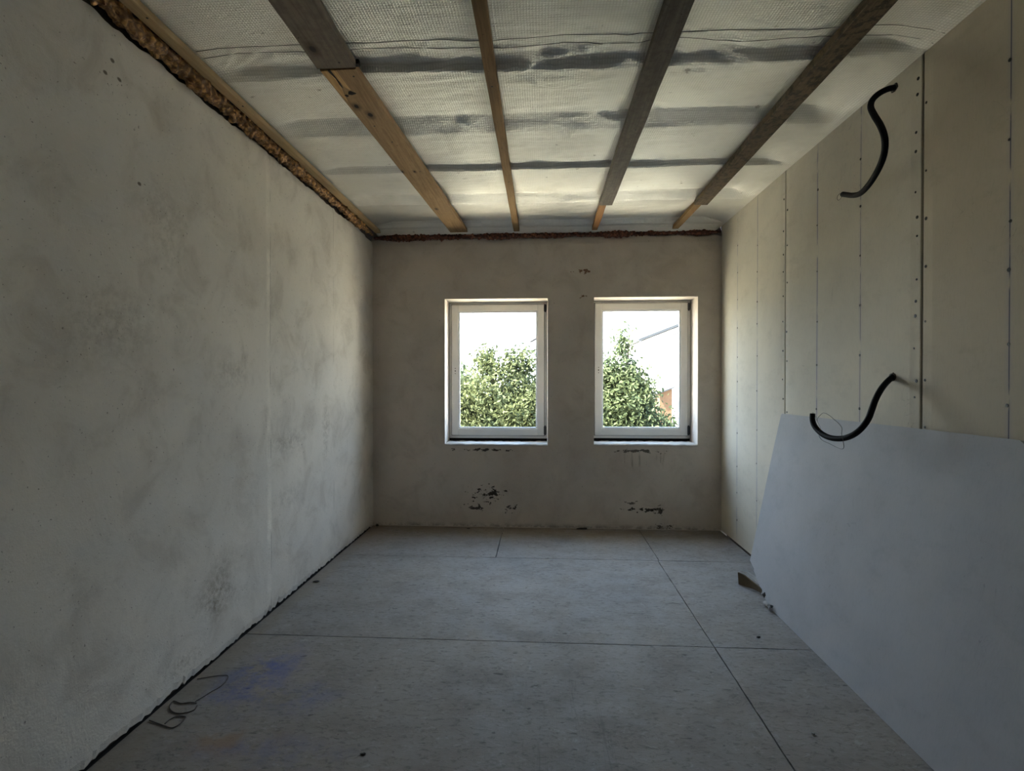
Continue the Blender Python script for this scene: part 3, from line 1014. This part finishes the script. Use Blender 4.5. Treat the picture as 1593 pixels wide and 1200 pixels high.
# ------------------------------------------------------------------ expanding foam
def foam(name, label, p0, p1, rx, rz, mat, seed, fine, gapfn=None, nseg=700, sides=22):
    """lumpy bead from p0 to p1; rx is its reach into the room, rz its half height"""
    p0, p1 = Vector(p0), Vector(p1)
    ax = (p1 - p0).normalized()
    side = Vector((0, 0, 1)).cross(ax)
    V, F = [], []
    L = (p1 - p0).length
    for i in range(nseg + 1):
        t = i / nseg
        p = p0 + ax * (L * t)
        s = L * t
        env = gapfn(s) if gapfn else 1.0
        endf = min(1.0, 0.25 + 12 * min(t, 1 - t))
        for k in range(sides):
            an = 2 * math.pi * k / sides
            d = side * math.cos(an) * rx + Vector((0, 0, 1)) * math.sin(an) * rz
            q = p + d
            nn = 0.55 + 0.75 * abs(mnoise.noise(q * fine + Vector((seed, 0, 0)))) + 0.35 * mnoise.noise(q * fine * 2.6 + Vector((0, seed, 0))) + 0.45 * mnoise.noise(Vector((s * 4.0, seed, 0)))
            nn += 0.16 * mnoise.noise(q * fine * 6)
            V.append(tuple(p + d * max(0.15, nn * env * endf)))
    for i in range(nseg):
        for k in range(sides):
            k2 = (k + 1) % sides
            F.append([i * sides + k, (i + 1) * sides + k, (i + 1) * sides + k2, i * sides + k2])
    F.append(list(range(sides)))
    F.append([nseg * sides + k for k in reversed(range(sides))])
    o = mesh(name, V, F, mat, None, smooth=True, loc=tuple(p0))
    tag(o, label, 'foam')
    return o


foam('expanding_foam', 'orange-brown lumpy expanding foam along the top of the left wall', (-1.492, YR + 0.02, 2.603), (-1.492, 4.50, 2.600), 0.036, 0.040,
     M['foam_left'], 3.3, 24, lambda s: 1.0 + 0.25 * mnoise.noise((s * 1.3, 9, 0)))
foam('expanding_foam', 'dark reddish expanding foam along the top of the window wall', (-1.50, 4.549, 2.588), (1.55, 4.549, 2.597), 0.026, 0.033,
     M['foam_back'], 7.7, 30, lambda s: 1.0 + 0.35 * mnoise.noise((s * 1.7, 4, 0)) + 0.6 * max(0, 0.35 - s))

# ------------------------------------------------------------------ windows
def ring(mb, x0, x1, z0, z1, w_, y0, y1, b=0.003, wb_=None):
    """four mitred-looking bars of width w_ forming a frame"""
    wb_ = wb_ or w_
    mb.bevbox(x0, x0 + w_, y0, y1, z0, z1, b)
    mb.bevbox(x1 - w_, x1, y0, y1, z0, z1, b)
    mb.bevbox(x0 + w_ - b, x1 - w_ + b, y0 + 0.0003, y1, z1 - w_, z1, b)
    mb.bevbox(x0 + w_ - b, x1 - w_ + b, y0 + 0.0003, y1, z0, z0 + wb_, b)


def window(n_, o, label, specks):
    x0, x1, z0, z1 = o
    fy = YB + 0.215
    root = empty('window_%d' % n_, ((x0 + x1) / 2, fy, z0))
    tag(root, label, kind='structure')
    zb_ = z0 + 0.036
    mb = MB(); ring(mb, x0 + 0.001, x1 - 0.001, zb_, z1 - 0.001, 0.045, fy, fy + 0.07)
    mb.build('frame', M['pvc'], root)
    sx0, sx1, sz0, sz1 = x0 + 0.028, x1 - 0.030, zb_ + 0.028, z1 - 0.022
    mb = MB(); ring(mb, sx0, sx1, sz0, sz1, 0.066, fy - 0.018, fy + 0.05, 0.005)
    sash = mb.build('sash', M['pvc'], root)
    bx0, bx1, bz0, bz1 = sx0 + 0.065, sx1 - 0.065, sz0 + 0.065, sz1 - 0.065
    mb = MB(); ring(mb, bx0, bx1, bz0, bz1, 0.012, fy - 0.012, fy + 0.012, 0.004)
    mb.build('glazing_bead', M['bead'], sash)
    mb = MB(); ring(mb, sx0 - 0.004, sx1 + 0.004, sz0 - 0.004, sz1 + 0.004, 0.008, fy - 0.0035, fy + 0.004, 0.001)
    mb.build('gasket', M['gasket'], sash)
    mb = MB()
    mb.box(bx0 + 0.006, bx1 - 0.006, fy + 0.012, fy + 0.016, bz0 + 0.006, bz1 - 0.006)
    pane = mb.build('pane', M['glass'], sash)
    for px, pz, r in specks:
        vs = [(px + r * math.cos(k * 1.2566) * random.uniform(0.6, 1.2), fy + 0.0112, pz + r * math.sin(k * 1.2566) * random.uniform(0.6, 1.2)) for k in range(5)]
        vs += [(a, fy + 0.0118, c) for a, b_, c in vs]
        mesh('dirt_speck', vs, [[0, 1, 2, 3, 4], [9, 8, 7, 6, 5]] + [[k, 5 + k, 5 + (k + 1) % 5, (k + 1) % 5] for k in range(5)], M['debris_dark'], sash)
    # three empty handle holes on the left stile
    zc = z0 + 0.665
    for dz, r in ((0.024, 0.0042), (0, 0.0058), (-0.024, 0.0042)):
        vs, fs = tube([Vector((sx0 + 0.034, fy - 0.0195, zc + dz)), Vector((sx0 + 0.034, fy - 0.0175, zc + dz))], r, 10)
        mesh('handle_hole', vs, fs, M['void'], sash)
    # hinges on the right
    for hz0, hz1 in ((sz1 - 0.075, sz1 - 0.002), (sz0 + 0.004, sz0 + 0.095)):
        vs, fs = tube([Vector((sx1 + 0.008, fy - 0.016, z)) for z in np.linspace(hz0, hz1, 6)], [0.007, 0.0082, 0.0082, 0.0082, 0.0082, 0.006], 12)
        hg = mesh('hinge', vs, fs, M['hinge'], root, smooth=False)
        mb = MB(); mb.bevbox(sx1 - 0.004, sx1 + 0.020, fy - 0.0215, fy - 0.0185, hz0 + 0.008, hz1 - 0.008, 0.001)
        mb.build('hinge_leaf', M['hinge'], hg)
    # black box standing in for the shade of the unfilled gap below the frame
    mb = MB(); mb.box(x0 + 0.001, x1 - 0.001, fy + 0.02, fy + 0.06, z0 + 0.001, zb_ - 0.001)
    mb.build('sill_gap_shade', M['void'], root)
    return root


window(1, O1, 'left white plastic window without a handle, trees filling its lower half', [(-0.10, 1.82, 0.004), (-0.34, 1.88, 0.003)])
window(2, O2, 'right white plastic window without a handle, white house in its right half',
       [(0.585, 1.93, 0.005), (0.94, 1.85, 0.005), (1.155, 1.875, 0.007), (1.25, 1.895, 0.006), (1.195, 1.69, 0.006), (0.605, 1.475, 0.006), (0.965, 0.93, 0.005), (1.265, 1.44, 0.004)])

# ------------------------------------------------------------------ leaning sheet
def lean_x(z):
    return 1.309 + (1.531 - 1.309) * z / 1.105


sheet = empty('plasterboard_sheet', (1.32, 2.1, 0.0))
tag(sheet, 'large grey plasterboard sheet leaning against the right wall, its lower far corner broken', 'plasterboard')
# outline (y, height up the slope as z), the near end lies out of view
out = [(3.362, 1.097), (3.372, 1.085), (3.379, 0.85), (3.377, 0.45), (3.378, 0.150)]
yy0, zz0 = 3.378, 0.150
steps = 16
for i in range(1, steps):
    t = i / steps
    out.append((yy0 + (3.03 - yy0) * t + random.uniform(-0.012, 0.012), zz0 * (1 - t) ** 1.15 + random.uniform(-0.004, 0.006) + 0.003))
out += [(3.02, 0.002), (2.2, 0.0015), (0.92, 0.0015), (0.90, 1.118), (1.700, 1.1135), (1.706, 1.095), (1.725, 1.104), (1.74, 1.1125), (2.4, 1.107)]
nrm = Vector((-(1.105), 0, 0.222)).normalized()
th = 0.0125
Vf = [Vector((lean_x(z), y, z)) for y, z in out]
Vb = [v - nrm * th for v in Vf]
V = [tuple(v) for v in Vf] + [tuple(v) for v in Vb]
m_ = len(out)
F = [list(range(m_)), list(range(2 * m_ - 1, m_ - 1, -1))] + [[i, m_ + i, m_ + (i + 1) % m_, (i + 1) % m_] for i in range(m_)]
so_ = mesh('board', V, F, M['sheet'], sheet)
bm = bmesh.new(); bm.from_mesh(so_.data); bmesh.ops.recalc_face_normals(bm, faces=bm.faces); bm.to_mesh(so_.data); bm.free()

# the broken corner hanging by its paper: a bent brown flap, crushed gypsum at its root and on the floor
def ribbon(name, A, B, mat, thick, parent, rows=6, sag=0.0):
    """sheet between two polylines A and B with a little thickness"""
    V, F = [], []
    n_ = len(A)
    for s in (0, 1):
        for i in range(n_):
            for j in range(rows):
                t = j / (rows - 1)
                p = Vector(A[i]).lerp(Vector(B[i]), t)
                p.z += -sag * math.sin(math.pi * t) + 0.003 * mnoise.noise(p * 40)
                p.x += s * thick
                p.z = max(p.z, 0.001)
                V.append(tuple(p))
    def id_(s, i, j):
        return s * n_ * rows + i * rows + j
    for i in range(n_ - 1):
        for j in range(rows - 1):
            F.append([id_(0, i, j), id_(0, i + 1, j), id_(0, i + 1, j + 1), id_(0, i, j + 1)])
            F.append([id_(1, i, j), id_(1, i, j + 1), id_(1, i + 1, j + 1), id_(1, i + 1, j)])
    for i in range(n_ - 1):
        for j in (0, rows - 1):
            F.append([id_(0, i, j), id_(0, i + 1, j), id_(1, i + 1, j), id_(1, i, j)])
    for j in range(rows - 1):
        for i in (0, n_ - 1):
            F.append([id_(0, i, j), id_(0, i, j + 1), id_(1, i, j + 1), id_(1, i, j)])
    return mesh(name, V, F, mat, parent, smooth=False)


fl = ribbon('broken_corner', [(1.262, 3.375, 0.072), (1.285, 3.345, 0.070), (1.305, 3.30, 0.058), (1.322, 3.235, 0.048), (1.336, 3.16, 0.036)],
            [(1.262, 3.362, 0.003), (1.290, 3.325, 0.003), (1.312, 3.275, 0.010), (1.324, 3.215, 0.018), (1.334, 3.15, 0.022)], M['kraft'], 0.009, sheet)
tag(fl, 'brown paper flap of the broken corner')
ribbon('torn_paper_edge', [(1.268, 3.377, 0.076), (1.30, 3.345, 0.078), (1.322, 3.28, 0.066), (1.334, 3.21, 0.055), (1.338, 3.14, 0.044)],
       [(1.274, 3.378, 0.081), (1.312, 3.345, 0.088), (1.333, 3.28, 0.083), (1.339, 3.21, 0.072), (1.338, 3.14, 0.055)], M['gypsum'], 0.004, sheet)


def rock(name, c, r, mat, parent, seed, sx=1, sy=1, sz=1, sub=2):
    bm = bmesh.new()
    bmesh.ops.create_icosphere(bm, subdivisions=sub, radius=1.0)
    V = []
    for v in bm.verts:
        q = v.co.copy()
        k = 0.75 + 0.55 * mnoise.noise(q * 1.7 + Vector((seed, seed * 2, 0))) + 0.2 * mnoise.noise(q * 4 + Vector((0, seed, 0)))
        p = Vector((c[0] + q.x * r * sx * k, c[1] + q.y * r * sy * k, c[2] + q.z * r * sz * k))
        if c[2] < 0.1:
            p.z = max(p.z, 0.0008)
        V.append(tuple(p))
    bm.verts.index_update()
    F = [[v.index for v in f.verts] for f in bm.faces]
    bm.free()
    return mesh(name, V, F, mat, parent, loc=(c[0], c[1], 0.0) if parent is None else None)


rock('gypsum_crumb', (1.322, 3.135, 0.036), 0.017, M['gypsum'], sheet, 2.2, 0.7, 1.0, 1.0)
rock('gypsum_crumb', (1.316, 3.105, 0.040), 0.013, M['debris_dark'], sheet, 5.2, 0.8, 1.2, 1.3)
rock('gypsum_crumb', (1.300, 3.04, 0.014), 0.022, M['gypsum'], sheet, 8.1, 0.9, 1.6, 0.6)
rock('gypsum_crumb', (1.298, 2.985, 0.018), 0.018, M['gypsum'], sheet, 9.4, 0.8, 1.1, 1.1)
rock('gypsum_crumb', (1.300, 2.975, 0.030), 0.011, M['debris_dark'], sheet, 4.4, 0.8, 1.4, 0.8)

# ------------------------------------------------------------------ conduits
UP = [(1.575, 2.386, 2.606), (1.520, 2.356, 2.585), (1.470, 2.341, 2.557), (1.440, 2.336, 2.527), (1.420, 2.314, 2.485), (1.400, 2.259, 2.424), (1.385, 2.197, 2.353),
      (1.380, 2.165, 2.299), (1.380, 2.157, 2.256), (1.385, 2.173, 2.217), (1.400, 2.227, 2.187), (1.430, 2.330, 2.167), (1.460, 2.446, 2.164), (1.480, 2.542, 2.187), (1.490, 2.642, 2.228)]
LO = [(1.575, 2.389, 1.329), (1.520, 2.354, 1.299), (1.470, 2.315, 1.267), (1.430, 2.286, 1.226), (1.400, 2.262, 1.184), (1.370, 2.238, 1.144), (1.340, 2.234, 1.104),
      (1.320, 2.262, 1.072), (1.310, 2.319, 1.052), (1.300, 2.388, 1.047), (1.300, 2.462, 1.058), (1.300, 2.521, 1.085), (1.300, 2.545, 1.115), (1.300, 2.545, 1.147)]


def conduit(label, pts, wire):
    C = catmull(pts, 40)
    # resample by arc length, three rings per corrugation
    d = [0]
    for a, b_ in zip(C[:-1], C[1:]):
        d.append(d[-1] + (b_ - a).length)
    L = d[-1]
    nseg = int(L / 0.0013)
    P = []
    j = 0
    for i in range(nseg + 1):
        s = L * i / nseg
        while j < len(d) - 2 and d[j + 1] < s:
            j += 1
        t = (s - d[j]) / max(1e-9, d[j + 1] - d[j])
        P.append(C[j].lerp(C[j + 1], min(1, max(0, t))))
    R = [0.0125 if (i % 3) else 0.0112 for i in range(nseg + 1)]
    root = empty('conduit', tuple(pts[0]))
    tag(root, label, 'conduit')
    v, f = tube(P, R, 14, caps=False)
    mesh('corrugated_tube', v, f, M['black_plastic'], root, smooth=True)
    # inner wall of the open end
    v, f = tube(P[-14:], 0.0098, 12, caps=False)
    n0 = len(v)
    e = P[-14]
    v.append(tuple(e))
    f += [((k + 1) % 12, k, n0) for k in range(12)]
    mesh('tube_bore', v, f, M['void'], root)
    # ragged hole rim in the board
    c = Vector(pts[0])
    rim = []
    q0, q1 = Vector(pts[0]), Vector(pts[1])
    t = (XR - q0.x) / (q1.x - q0.x)
    c = q0.lerp(q1, t)
    ns = 18
    for r_ in (0.0128, 0.019):
        for k in range(ns):
            rr = r_ * (1 + (0.22 * mnoise.noise((k * 1.3, c.z, r_ * 100)) if r_ > 0.015 else 0))
            rim.append((XR - (0.004 if r_ < 0.015 else 0.0006), c.y + rr * 1.3 * math.cos(k * 2 * math.pi / ns), c.z + rr * math.sin(k * 2 * math.pi / ns)))
    mesh('hole_rim', rim, [[k, (k + 1) % ns, ns + (k + 1) % ns, ns + k] for k in range(ns)], M['debris_dark'], root)
    if wire:
        W = catmull(wire, 8)
        v, f = tube(W, 0.0013, 5)
        mesh('pull_wire', v, f, M['wire'], root)
    return root


e = Vector(UP[-1])
conduit('upper black corrugated conduit curling out of the right wall just below the ceiling', UP,
        [tuple(e + Vector((-0.004, -0.06, -0.02))), tuple(e + Vector((-0.003, 0.005, 0.006))), tuple(e + Vector((0, 0.03, 0.012))), tuple(e + Vector((0, 0.045, 0.006))),
         tuple(e + Vector((0, 0.046, -0.010))), tuple(e + Vector((0, 0.03, -0.017))), tuple(e + Vector((0, 0.006, -0.010)))])
e = Vector(LO[-1])
WIRE = [(1.300, 2.545, 1.120), tuple(e + Vector((0, 0.0, 0.004))), (1.300, 2.519, 1.138), (1.300, 2.507, 1.118), (1.300, 2.488, 1.098), (1.296, 2.466, 1.082), (1.286, 2.462, 1.069)]
WIRE2 = [(1.300, 2.502, 1.112), (1.300, 2.502, 1.125), (1.300, 2.482, 1.140), (1.300, 2.450, 1.155), (1.300, 2.407, 1.149), (1.300, 2.359, 1.130), (1.300, 2.324, 1.115), (1.296, 2.296, 1.098),
         (1.286, 2.280, 1.077), (1.284, 2.269, 1.059), (1.286, 2.266, 1.037), (1.292, 2.274, 1.020), (1.297, 2.295, 1.009), (1.300, 2.335, 1.010), (1.296, 2.388, 1.020), (1.287, 2.437, 1.032), (1.2865, 2.462, 1.05)]
lc = conduit('lower black corrugated conduit hanging in a hook in front of the leaning sheet', LO, WIRE2)
v, f = tube(catmull(WIRE, 8), 0.0009, 5)
mesh('pull_wire', v, f, M['wire'], lc)

# ------------------------------------------------------------------ loose wires and crumbs on the floor
def floor_wire(label, pts, r=0.0016):
    C = catmull(pts, 10)
    v, f = tube(C, r, 6)
    o = mesh('wire', v, f, M['rusty_wire'], None, smooth=True, loc=(pts[0][0], pts[0][1], 0))
    tag(o, label, 'wire')
    return o


Zw = 0.0026
floor_wire('long open loop of thin wire on the floor by the left wall, nearer the windows',
           [(x, y, Zw) for x, y in ((-1.498, 2.152), (-1.458, 2.169), (-1.412, 2.184), (-1.380, 2.183), (-1.364, 2.151), (-1.362, 2.106), (-1.379, 2.062), (-1.388, 2.032), (-1.40, 2.0))])
floor_wire('small closed ring of rusty wire by the left wall, between two other wires',
           [(x, y, Zw) for x, y in ((-1.375, 1.975), (-1.370, 1.945), (-1.400, 1.925), (-1.438, 1.928), (-1.478, 1.958), (-1.490, 1.996), (-1.449, 1.984), (-1.418, 1.992), (-1.389, 1.99))], 0.0021)
floor_wire('wavy wire ending in a loop, nearest the camera by the left wall',
           [(x, y, Zw) for x, y in ((-1.498, 1.878), (-1.460, 1.865), (-1.414, 1.850), (-1.381, 1.842), (-1.367, 1.861), (-1.368, 1.891), (-1.376, 1.906), (-1.410, 1.905), (-1.422, 1.888), (-1.424, 1.862))], 0.0021)

for lab, c, r, mt, sx, sy, sz in (
        ('small white gypsum crumb on the floor beside the leaning sheet', (1.001, 1.945), 0.006, 'gypsum', 1.5, 1, 0.8),
        ('dark chip on the floor left of the broken sheet corner', (1.103, 2.67), 0.008, 'debris_dark', 1.6, 1, 0.5),
        ('dark strip of debris at the foot of the window wall between the windows', (0.36, 4.535), 0.017, 'debris_dark', 4.0, 0.8, 0.7),
        ('little dark curl of debris against the foot of the left wall', (-1.455, 3.245), 0.013, 'debris_dark', 1.8, 1.2, 0.6),
        ('brown chip lying on the floor below the left window', (-0.64, 4.50), 0.010, 'debris_dark', 2.0, 0.9, 0.5),
        ('dark chip at the wall foot in the left back corner', (-1.47, 4.53), 0.016, 'debris_dark', 1.1, 1.0, 1.0),
        ('small dark chip in the middle of the near floor', (-0.62, 1.75), 0.007, 'debris_dark', 1.8, 1, 0.5)):
    o = rock('plaster_crumb', (c[0], c[1], r * sz * 0.6), r, M[mt], None, c[0] * 7 + c[1], sx, sy, sz)
    tag(o, lab, 'crumb')

# ------------------------------------------------------------------ outside
gm = MB()
gm.box(-60, 60, YB + 0.36, 120, -3.2, -3.0)
gd = gm.build('ground', M['ground'])
tag(gd, 'sunlit dry garden ground below the windows', kind='structure')


def tree(label, base, crown, leaves, size, mat, shape_seed, trunk_r=0.10, name='leafy_tree'):
    """crown: list of (centre, radii) lobes; leaves are small folded quads scattered through the lobes' outer shells"""
    root = empty(name, base)
    tag(root, label, 'tree', 'garden trees outside the windows')
    r = np.random.default_rng(shape_seed)
    vol = np.array([q[1][0] * q[1][1] * q[1][2] for q in crown]) ** (2 / 3)
    pick = r.choice(len(crown), leaves, p=vol / vol.sum())
    C = np.array([q[0] for q in crown])[pick]
    R = np.array([q[1] for q in crown])[pick]
    d = r.normal(size=(leaves, 3)); d /= np.linalg.norm(d, axis=1)[:, None]
    rad = r.uniform(0.06, 1.0, leaves) ** 0.5
    # clumps: leaves drawn toward twig tips
    P = C + d * R * rad[:, None]
    K = max(40, leaves // 26)
    tips = P[r.choice(leaves, K)]
    own = r.integers(0, K, leaves)
    P = np.where((r.random(leaves) < 0.75)[:, None], tips[own] + r.normal(0, 0.09, (leaves, 3)), P)
    a = r.normal(size=(leaves, 3)); a[:, 2] -= 0.35; a /= np.linalg.norm(a, axis=1)[:, None]
    b_ = np.cross(a, r.normal(size=(leaves, 3))); b_ /= np.linalg.norm(b_, axis=1)[:, None]
    s = size * r.uniform(0.6, 1.25, leaves)[:, None]
    V = np.stack([P - a * s, P + b_ * s * 0.42, P + a * s, P - b_ * s * 0.42], 1).reshape(-1, 3)
    F = np.arange(leaves * 4).reshape(-1, 4)
    mesh('foliage', V, F, mat, root, kind='stuff')
    B = Vector(base)
    top = Vector(crown[0][0])
    pts = catmull([B, B.lerp(top, 0.35) + Vector((0.1, 0.05, 0)), B.lerp(top, 0.7) + Vector((-0.06, 0.04, 0)), top], 5)
    v, f = tube(pts, list(np.linspace(trunk_r, trunk_r * 0.3, len(pts))), 9)
    mesh('trunk', v, f, M['bark'], root, smooth=True)
    for c_, rr in crown:
        st = B.lerp(top, 0.45)
        pts = catmull([st, st.lerp(Vector(c_), 0.5) + Vector((0, 0, -0.1)), Vector(c_) + Vector((0.1, 0, 0.6 * rr[2]))], 5)
        v, f = tube(pts, list(np.linspace(trunk_r * 0.45, 0.012, len(pts))), 6)
        mesh('branch', v, f, M['bark'], root, smooth=True)
    return root


tree('broad pale green tree filling the left window, twigs standing above its crown', (-0.9, 8.9, -3.0),
     [((-0.75, 8.9, 0.60), (1.0, 0.9, 0.95)), ((-1.75, 9.1, 0.62), (0.8, 0.8, 0.95)), ((-0.25, 9.1, 0.55), (0.62, 0.8, 0.95)), ((-1.2, 8.7, -0.3), (1.1, 0.9, 0.9)), ((-0.35, 8.8, -0.4), (0.75, 0.9, 0.9)),
      ((-0.95, 9.0, 1.62), (0.20, 0.2, 0.28)), ((-0.42, 9.0, 1.6), (0.30, 0.25, 0.28)), ((-1.9, 9.2, -0.6), (0.8, 0.8, 1.1))], 75000, 0.046, M['leaf_a'], 5)
tree('pointed green tree in the left half of the right window', (1.5, 8.8, -3.0),
     [((1.35, 8.8, 0.70), (0.58, 0.6, 0.85)), ((1.42, 8.8, 1.20), (0.32, 0.3, 0.55)), ((1.38, 8.8, 1.92), (0.10, 0.1, 0.26)), ((1.78, 8.7, 0.05), (0.74, 0.7, 0.78)), ((1.15, 8.9, 0.30), (0.42, 0.6, 0.9)), ((1.45, 8.7, -0.5), (0.72, 0.8, 0.9)),
      ((1.10, 8.8, 1.30), (0.26, 0.25, 0.40)), ((1.62, 8.8, 0.95), (0.30, 0.3, 0.45)), ((2.32, 8.9, -0.15), (0.5, 0.5, 0.66))], 65000, 0.042, M['leaf_b'], 9)
tree('distant grey-green tree behind the broad pale tree, left of the left window', (-3.6, 15.5, -3.0),
     [((-3.6, 15.5, 0.6), (1.7, 1.4, 1.5)), ((-2.6, 15.3, 0.9), (0.8, 0.9, 1.05)), ((-4.8, 15.4, 0.3), (1.3, 1.2, 1.3))], 9000, 0.11, M['leaf_b'], 12, 0.15)
tree('shrubby tree far left in the garden, seen past the left window jamb', (-5.4, 9.4, -3.0),
     [((-5.4, 9.4, 0.0), (1.4, 1.0, 1.3)), ((-4.5, 9.2, -0.5), (0.9, 0.9, 1.0)), ((-6.3, 9.5, -0.4), (1.1, 1.0, 1.1))], 9000, 0.085, M['leaf_a'], 15)


def house():
    root = empty('house', (6.3, 14.0, -3.0))
    tag(root, 'white rendered house with a low gable roof in the right window', 'house')
    mb = MB()
    xl, xr, yf, yb_ = 2.85, 9.8, 14.0, 22.0
    ze, xm, sl = 2.45, 6.32, 0.385
    zr = ze + (xm - xl) * sl
    vs = [(xl, yf, -3), (xr, yf, -3), (xr, yf, ze), (xm, yf, zr), (xl, yf, ze), (xl, yb_, -3), (xr, yb_, -3), (xr, yb_, ze), (xm, yb_, zr), (xl, yb_, ze)]
    mb.add(vs, [(0, 1, 2, 3, 4), (9, 8, 7, 6, 5), (0, 4, 9, 5), (1, 6, 7, 2), (4, 3, 8, 9), (3, 2, 7, 8)])
    mb.build('wall', M['house_wall'], root)
    for sgn, xe in ((-1, xl - 0.30), (1, xr + 0.30)):
        z_e = zr - abs(xe - xm) * sl
        V = []
        for dz in (0.02, 0.09):
            V += [(xe, yf - 0.35, z_e + dz), (xm, yf - 0.35, zr + dz), (xm, yb_ + 0.3, zr + dz), (xe, yb_ + 0.3, z_e + dz)]
        mesh('roof', V, [[0, 1, 2, 3], [7, 6, 5, 4], [0, 4, 5, 1], [1, 5, 6, 2], [2, 6, 7, 3], [3, 7, 4, 0]], M['house_roof'], root)
    for wx, wz in ((4.6, 0.2), (7.2, 0.2)):
        mb = MB(); mb.bevbox(wx, wx + 1.1, 13.94, 14.02, wz, wz + 1.3, 0.01)
        wf = mb.build('window', M['pvc'], root)
        mb = MB(); mb.box(wx + 0.08, wx + 1.02, 13.93, 13.939, wz + 0.08, wz + 1.22)
        mb.build('window_pane', M['hinge'], wf)
    return root


house()
sh = empty('shed', (2.85, 12.2, -3.0))
tag(sh, 'small orange brick shed showing beside the pointed tree', 'shed')
mb = MB()
mb.add([(2.72, 12.0, -3), (3.0, 12.0, -3), (3.0, 12.0, 1.13), (2.72, 12.0, 1.02), (2.72, 12.6, -3), (3.0, 12.6, -3), (3.0, 12.6, 1.13), (2.72, 12.6, 1.02)],
       [(0, 1, 2, 3), (7, 6, 5, 4), (0, 3, 7, 4), (1, 5, 6, 2), (3, 2, 6, 7)])
mb.build('wall', M['brick'], sh)
mb = MB()
mb.add([(2.66, 11.94, 1.01), (3.05, 11.94, 1.16), (3.05, 12.66, 1.16), (2.66, 12.66, 1.01), (2.66, 11.94, 1.04), (3.05, 11.94, 1.19), (3.05, 12.66, 1.19), (2.66, 12.66, 1.04)],
       [(0, 3, 2, 1), (4, 5, 6, 7), (0, 1, 5, 4), (1, 2, 6, 5), (2, 3, 7, 6), (3, 0, 4, 7)])
mb.build('roof', M['house_roof'], sh)


def power_line(label, A, B, sag, r, splice=None):
    A, B = Vector(A), Vector(B)
    pts = []
    for i in range(41):
        t = i / 40
        p = A.lerp(B, t)
        p.z -= sag * 4 * t * (1 - t)
        pts.append(p)
    root = empty('power_line', tuple(A))
    tag(root, label, 'cable', 'overhead cables outside the windows')
    v, f = tube(pts, r, 6)
    mesh('wire', v, f, M['cable'], root)
    if splice is not None:
        p = Vector(splice[0]); d = Vector(splice[1])
        v, f = tube([p - d, p - d * 0.6, p + d * 0.6, p + d], [0.010, 0.020, 0.020, 0.010], 8)
        mesh('cable_splice', v, f, M['cable'], root)
    # its two poles stand out of view
    return root


power_line('thin overhead cable rising to the right across the left window, with a dark splice', (-9, 7.3, 0.75), (0.6, 7.05, 1.96), 0.0, 0.0055,
           ((-0.105, 7.07, 1.875), (0.055, 0.0, 0.033)))
power_line('overhead cable falling to the right across the right window', (0.2, 9.6, 2.12), (8.0, 9.6, 1.75), 0.0, 0.008)
power_line('second fainter cable just below, across the right window', (0.2, 10.2, 1.90), (2.9, 13.95, 2.12), 0.0, 0.006)
power_line('cable with a splice at the right edge of the right window', (3.50, 13.98, 2.50), (2.15, YB + WT, 2.60), 0.0, 0.004,
           ((3.376, 13.15, 2.509), (0.06, -0.10, 0.02)))
